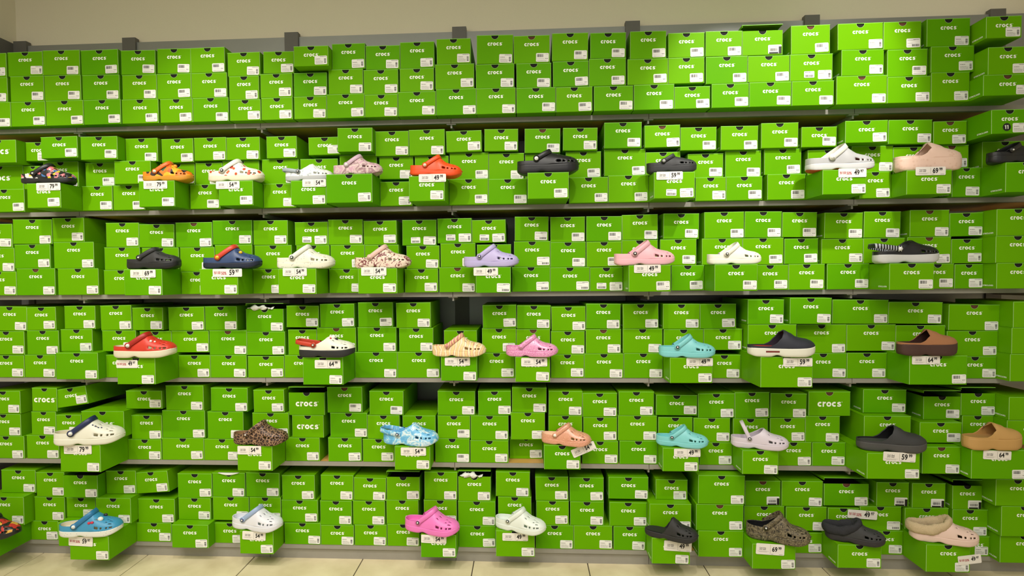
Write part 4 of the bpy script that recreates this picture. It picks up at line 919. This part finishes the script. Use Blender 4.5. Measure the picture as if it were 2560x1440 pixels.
for s in SHOES:
    d = style_of(s); d['style'] = s['style']
    b = s['box']; zt = b['zt'] if 'R' not in b['fl'] else b['zt']
    zt = b['z0']+b['h']+0.0006
    yaw = math.radians(s['yaw']); tilt = math.radians(s.get('tilt', 0))
    L = 0.245; x0 = (b['x0']+b['x1'])/2
    y0 = -b['p']+0.052+s.get('dy', 0)
    r = s['rect']
    lift = 0.0
    for it in range(14):
        T = Matrix.Translation((x0, y0, zt+lift)) @ Matrix.Rotation(yaw, 4, 'Z') @ Matrix.Rotation(tilt, 4, 'Y')
        us = [proj(T @ Vector(p))[0] for p in shoe_samples(d, L)]
        lo, hi = min(us), max(us)
        L *= (r[2]-r[0])/(hi-lo)
        x0 += ((r[0]+r[2])/2-(lo+hi)/2)*(-CAM[1]-b['p'])/FPX*0.95
        y0 = -b['p']+0.20*L*math.cos(yaw)+0.002+s.get('dy', {4: -0.026, 5: -0.012, 6: -0.022}.get(s['k'], 0))+0.3*L*math.sin(-yaw)*0.5
        # keep clear of the layer of boxes behind
        Ty = Matrix.Translation((x0, y0, zt)) @ Matrix.Rotation(yaw, 4, 'Z')
        W = [Ty @ Vector(p) for p in shoe_samples(d, L)]
        for m_ in boxes:
            if m_['k'] == s['k'] and m_['c'] == 'm':
                ys = [v.y for v in W if m_['x0']-0.004 < v.x < m_['x1']+0.004]
                if ys and max(ys) > -m_['p']-0.004: y0 -= max(ys)+m_['p']+0.004; W = [v-Vector((0, 0, 0)) for v in [(Matrix.Translation((x0, y0, zt)) @ Matrix.Rotation(yaw, 4, 'Z')) @ Vector(p) for p in shoe_samples(d, L)]]
    if tilt:   # rests on the right edge of the box and leans over it
        lift = (b['x1']-x0)*math.tan(tilt)
    s['L'] = L
    root = empty('clog' if s['style'] not in ('mule', 'slide') else 'slip_on_clog', (x0, y0, zt+lift), (0, tilt, yaw))
    tag(root, s['short'][0].lower()+s['short'][1:]+' displayed on a pulled-out green box', 'shoe', 'display shoes on pulled-out boxes')
    mu, ms = s['up'](), s['sole'](); ml = s['lining']()
    up = link('upper', build_upper(d, L, [mu, ml, mu]), root)
    so = up.modifiers.new('thickness', 'SOLIDIFY'); so.thickness = 0.016*L; so.offset = -1; so.material_offset = 1; so.material_offset_rim = 2
    outs = s.get('outsole')
    link('sole', build_sole(d, L, [ms, mat('outsole_%d_%d_%d' % outs, outs, 0.5) if outs else ms], bool(outs)), root)
    fc = s.get('footc')
    link('footbed', build_footbed(d, L, mat('footbed_%d_%d_%d' % fc, fc, 0.7, bump=0.3, bscale=500) if fc else ml), root)
    if d['strap'] and s.get('strapang') != 'none':
        kind = s.get('strapang', 'fwd')
        me, R, wr = build_strap(d, L, kind, s['strap']())
        link('strap', me, root)
        rc = s['rivet'] or (60, 60, 62)
        lum = sum(rc)/3
        m1 = mat('rivet_%d_%d_%d' % rc, rc, 0.35); m2 = mat('rivet_dot', (236, 236, 232), 0.4) if lum < 150 else m1
        for sd in (-1, 1): link('rivet', build_rivet(L, R, wr, sd, m1, m2), root)
    if s['style'] == 'fur': link('fleece_collar', build_collar(d, L, s['fur'](), s['rect'][0]), root)
    for (t, yy, zz, rr, c) in s.get('charms', ()):
        # seat each charm on the upper
        w_ = width(t)*0.965; h_ = dome(t, d); zs = sole_top(t, d)
        f = min(0.999, abs(yy)/max(1e-3, w_)); ph = math.acos(f**(1/0.82)); z_ = zs+(h_-zs)*math.sin(ph)
        link('charm', ellipsoid(((t-0.5)*L, yy*L, (z_+rr*0.35)*L), rr*L, mat('charm_%d_%d_%d' % c, c, 0.4)), root)
    if s.get('slot'):
        B = MB(); Y = -width(0.3)*1.012*L
        pts = [(0.22+0.20*i/10) for i in range(11)]
        for t in pts:
            y_ = -(width(t)*1.018)*L
            B.v += [((t-0.5)*L, y_, 0.068*L), ((t-0.5)*L, y_, 0.094*L)]
        for i in range(10): B.f.append((2*i, 2*i+2, 2*i+3, 2*i+1)); B.m.append(0)
        link('sole_slot', B.mesh('sole_slot', [mat('slot_dark_red', s['slot'], 0.6)]), root)

# ------------------------------------------------------------------ price tags
def text_mesh(txt, size, bold, m, cond=1.0):
    c = bpy.data.curves.new('t', 'FONT'); c.body = txt; c.size = size; c.offset = bold; c.align_x = 'LEFT'; c.resolution_u = 3; c.space_line = 0.8
    o = bpy.data.objects.new('t', c)
    me = bpy.data.meshes.new_from_object(o)
    for v in me.vertices: v.co = Vector((v.co.x*cond, 0, v.co.y))
    me.materials.clear(); me.materials.append(m); bpy.data.objects.remove(o); bpy.data.curves.remove(c)
    return me
TXT = {}
def text(key, *a, **k):
    if key not in TXT: TXT[key] = text_mesh(*a, **k)
    return TXT[key]
# shoe index, left, top, right, bottom in pixels, price, kind (n plain, s sale), lean in degrees
TAGS = [(0, 91, 457, 151, 476, '79.99', 'n', 0), (1, 359, 452, 418, 472, '79.99', 'n', 0), (2, 540, 453, 599, 472, '54.99', 'n', 0), (3, 756, 448, 815, 467, '54.99', 'n', 0),
 (5, 1047, 435, 1115, 455, '49.99', 'n', 0), (7, 1641, 429, 1707, 449, '59.99', 'n', 0), (8, 2096, 421, 2166, 443, '49.97', 's', 0), (9, 2289, 417, 2364, 438, '69.99', 'n', 0),
 (11, 326, 674, 389, 694, '69.99', 'n', 0), (12, 532, 672, 605, 692, '59.97', 's', 0), (13, 707, 670, 767, 690, '54.99', 'n', 0), (14, 903, 668, 966, 689, '54.99', 'n', 0),
 (15, 1184, 669, 1245, 689, '49.99', 'n', 0), (16, 1585, 662, 1652, 682, '49.99', 'n', 0), (19, 291, 900, 344, 920, '49.97', 's', 0), (20, 787, 900, 851, 921, '64.99', 'n', 0),
 (21, 1112, 894, 1175, 914, '54.99', 'n', 0), (22, 1303, 895, 1368, 916, '54.99', 'n', 0), (23, 1716, 895, 1782, 915, '49.99', 'n', 0), (24, 1958, 895, 2031, 916, '59.99', 'n', 0),
 (25, 2280, 890, 2350, 911, '64.99', 'n', 0), (26, 160, 1113, 229, 1135, '79.99', 'n', 0), (27, 594, 1115, 653, 1136, '54.99', 'n', 0), (28, 1002, 1119, 1065, 1139, '54.99', 'n', 0),
 (29, 1428, 1113, 1490, 1134, '54.99', 'n', 24), (30, 1685, 1122, 1751, 1142, '49.99', 'n', 0), (32, 2208, 1131, 2289, 1154, '59.99', 'n', -3), (33, 2458, 1127, 2528, 1149, '64.99', 'n', -2),
 (35, 172, 1342, 232, 1365, '59.97', 's', -2), (36, 606, 1329, 664, 1350, '54.99', 'n', -3), (37, 1053, 1338, 1116, 1358, '54.99', 'n', -2), (38, 1256, 1333, 1320, 1352, '49.99', 'n', 0),
 (39, 1660, 1353, 1729, 1378, '49.99', 'n', -3), (40, 1890, 1360, 1961, 1387, '69.99', 'n', -3), (41, 2119, 1276, 2193, 1297, '49.97', 's', -4), (42, 2395, 1388, 2453, 1410, '49.97', 's', 8)]
for (si, xl, yt, xr, yb, price, kind, lean) in TAGS:
    s = SHOES[si]; b = s['box']; Y = -b['p']-0.0022
    if si == 41:     # stuck to the fronts of the layer behind the shoe
        Y = -0.012-0.0022
    x0, z1 = on_y(xl, (yt+yb)/2, Y); x1, _ = on_y(xr, (yt+yb)/2, Y); _, zt = on_y((xl+xr)/2, yt, Y); _, zb = on_y((xl+xr)/2, yb, Y)
    w = x1-x0; h = zt-zb; xc = (x0+x1)/2; zc = (zt+zb)/2
    r = empty('price_tag', (xc, Y, zc), (0, -math.radians(lean), 0))
    where = 'behind the ' if si == 41 else 'below the '
    tag(r, 'white '+('sale ' if kind == 's' else '')+'price tag '+price.replace('.', ' ')+' '+where+s['short'], 'price tag', 'price tags under the shoes')
    c = MB(); x, z, e = w/2, h/2, 0.003
    o8 = [(-x+e, -z), (x-e, -z), (x, -z+e), (x, z-e), (x-e, z), (-x+e, z), (-x, z-e), (-x, -z+e)]
    c.add([(p[0], -0.0008, p[1]) for p in o8]+[(p[0], 0.0008, p[1]) for p in o8], [tuple(range(8)), tuple(range(15, 7, -1))]+[(i, i+8, (i+1) % 8+8, (i+1) % 8) for i in range(8)])
    link('card', c.mesh('card', [TAG]), r)
    sc_ = w/0.128
    whole, cents = price.split('.')
    def put(name, me, px_, pz_, sc=1.0):
        o = link(name, me, r, (px_, -0.0012, pz_)); o.scale = (sc*sc_, 1, sc*sc_); return o
    put('price_number', text('W'+whole, whole, 0.0305, 0.0009, BLACKINK, cond=0.8), 0.008*sc_, -0.011*sc_+0.002)
    put('price_cents', text('C'+cents, cents, 0.0175, 0.0006, BLACKINK, cond=0.8), 0.0362*sc_, -0.0005*sc_+0.002)
    if kind == 'n':
        put('note_text', text('note', "Can't find\nyour size?", 0.0078, 0.00012, INK, cond=0.95), -0.049*sc_, 0.003*sc_)
        l = MB(); l.quad_xz(-0.0005, 0.0005, -z+0.004, z-0.004, 0, 0); l.quad_xz(-x+0.006, -0.006, -0.0095*sc_, -0.0088*sc_, 0, 0)
        l.quad_xz(-x+0.012, -0.014, -0.0128*sc_, -0.0118*sc_, 0, 0); l.quad_xz(x-0.022, x-0.006, -z+0.003, -z+0.0045, 0, 0); l.quad_xz(0.004, 0.014, -z+0.003, -z+0.0045, 0, 0)
        tag(link('printed_lines', l.mesh('printed_lines', [FAINT]), r, (0, -0.0012, 0)), kind='stuff')
    else:
        put('offer_text', text('offer', 'BUY ONE\nGET ONE', 0.0078, 0.0002, REDINK, cond=0.85), -0.058*sc_, 0.001*sc_)
        put('percent_text', text('pct', '50%', 0.0185, 0.0004, REDINK, cond=0.75), -0.027*sc_, -0.009*sc_+0.001)
        put('sale_text', text('sale', 'SALE', 0.0055, 0.0002, INK, cond=1.0), 0.014*sc_, 0.0142*sc_)
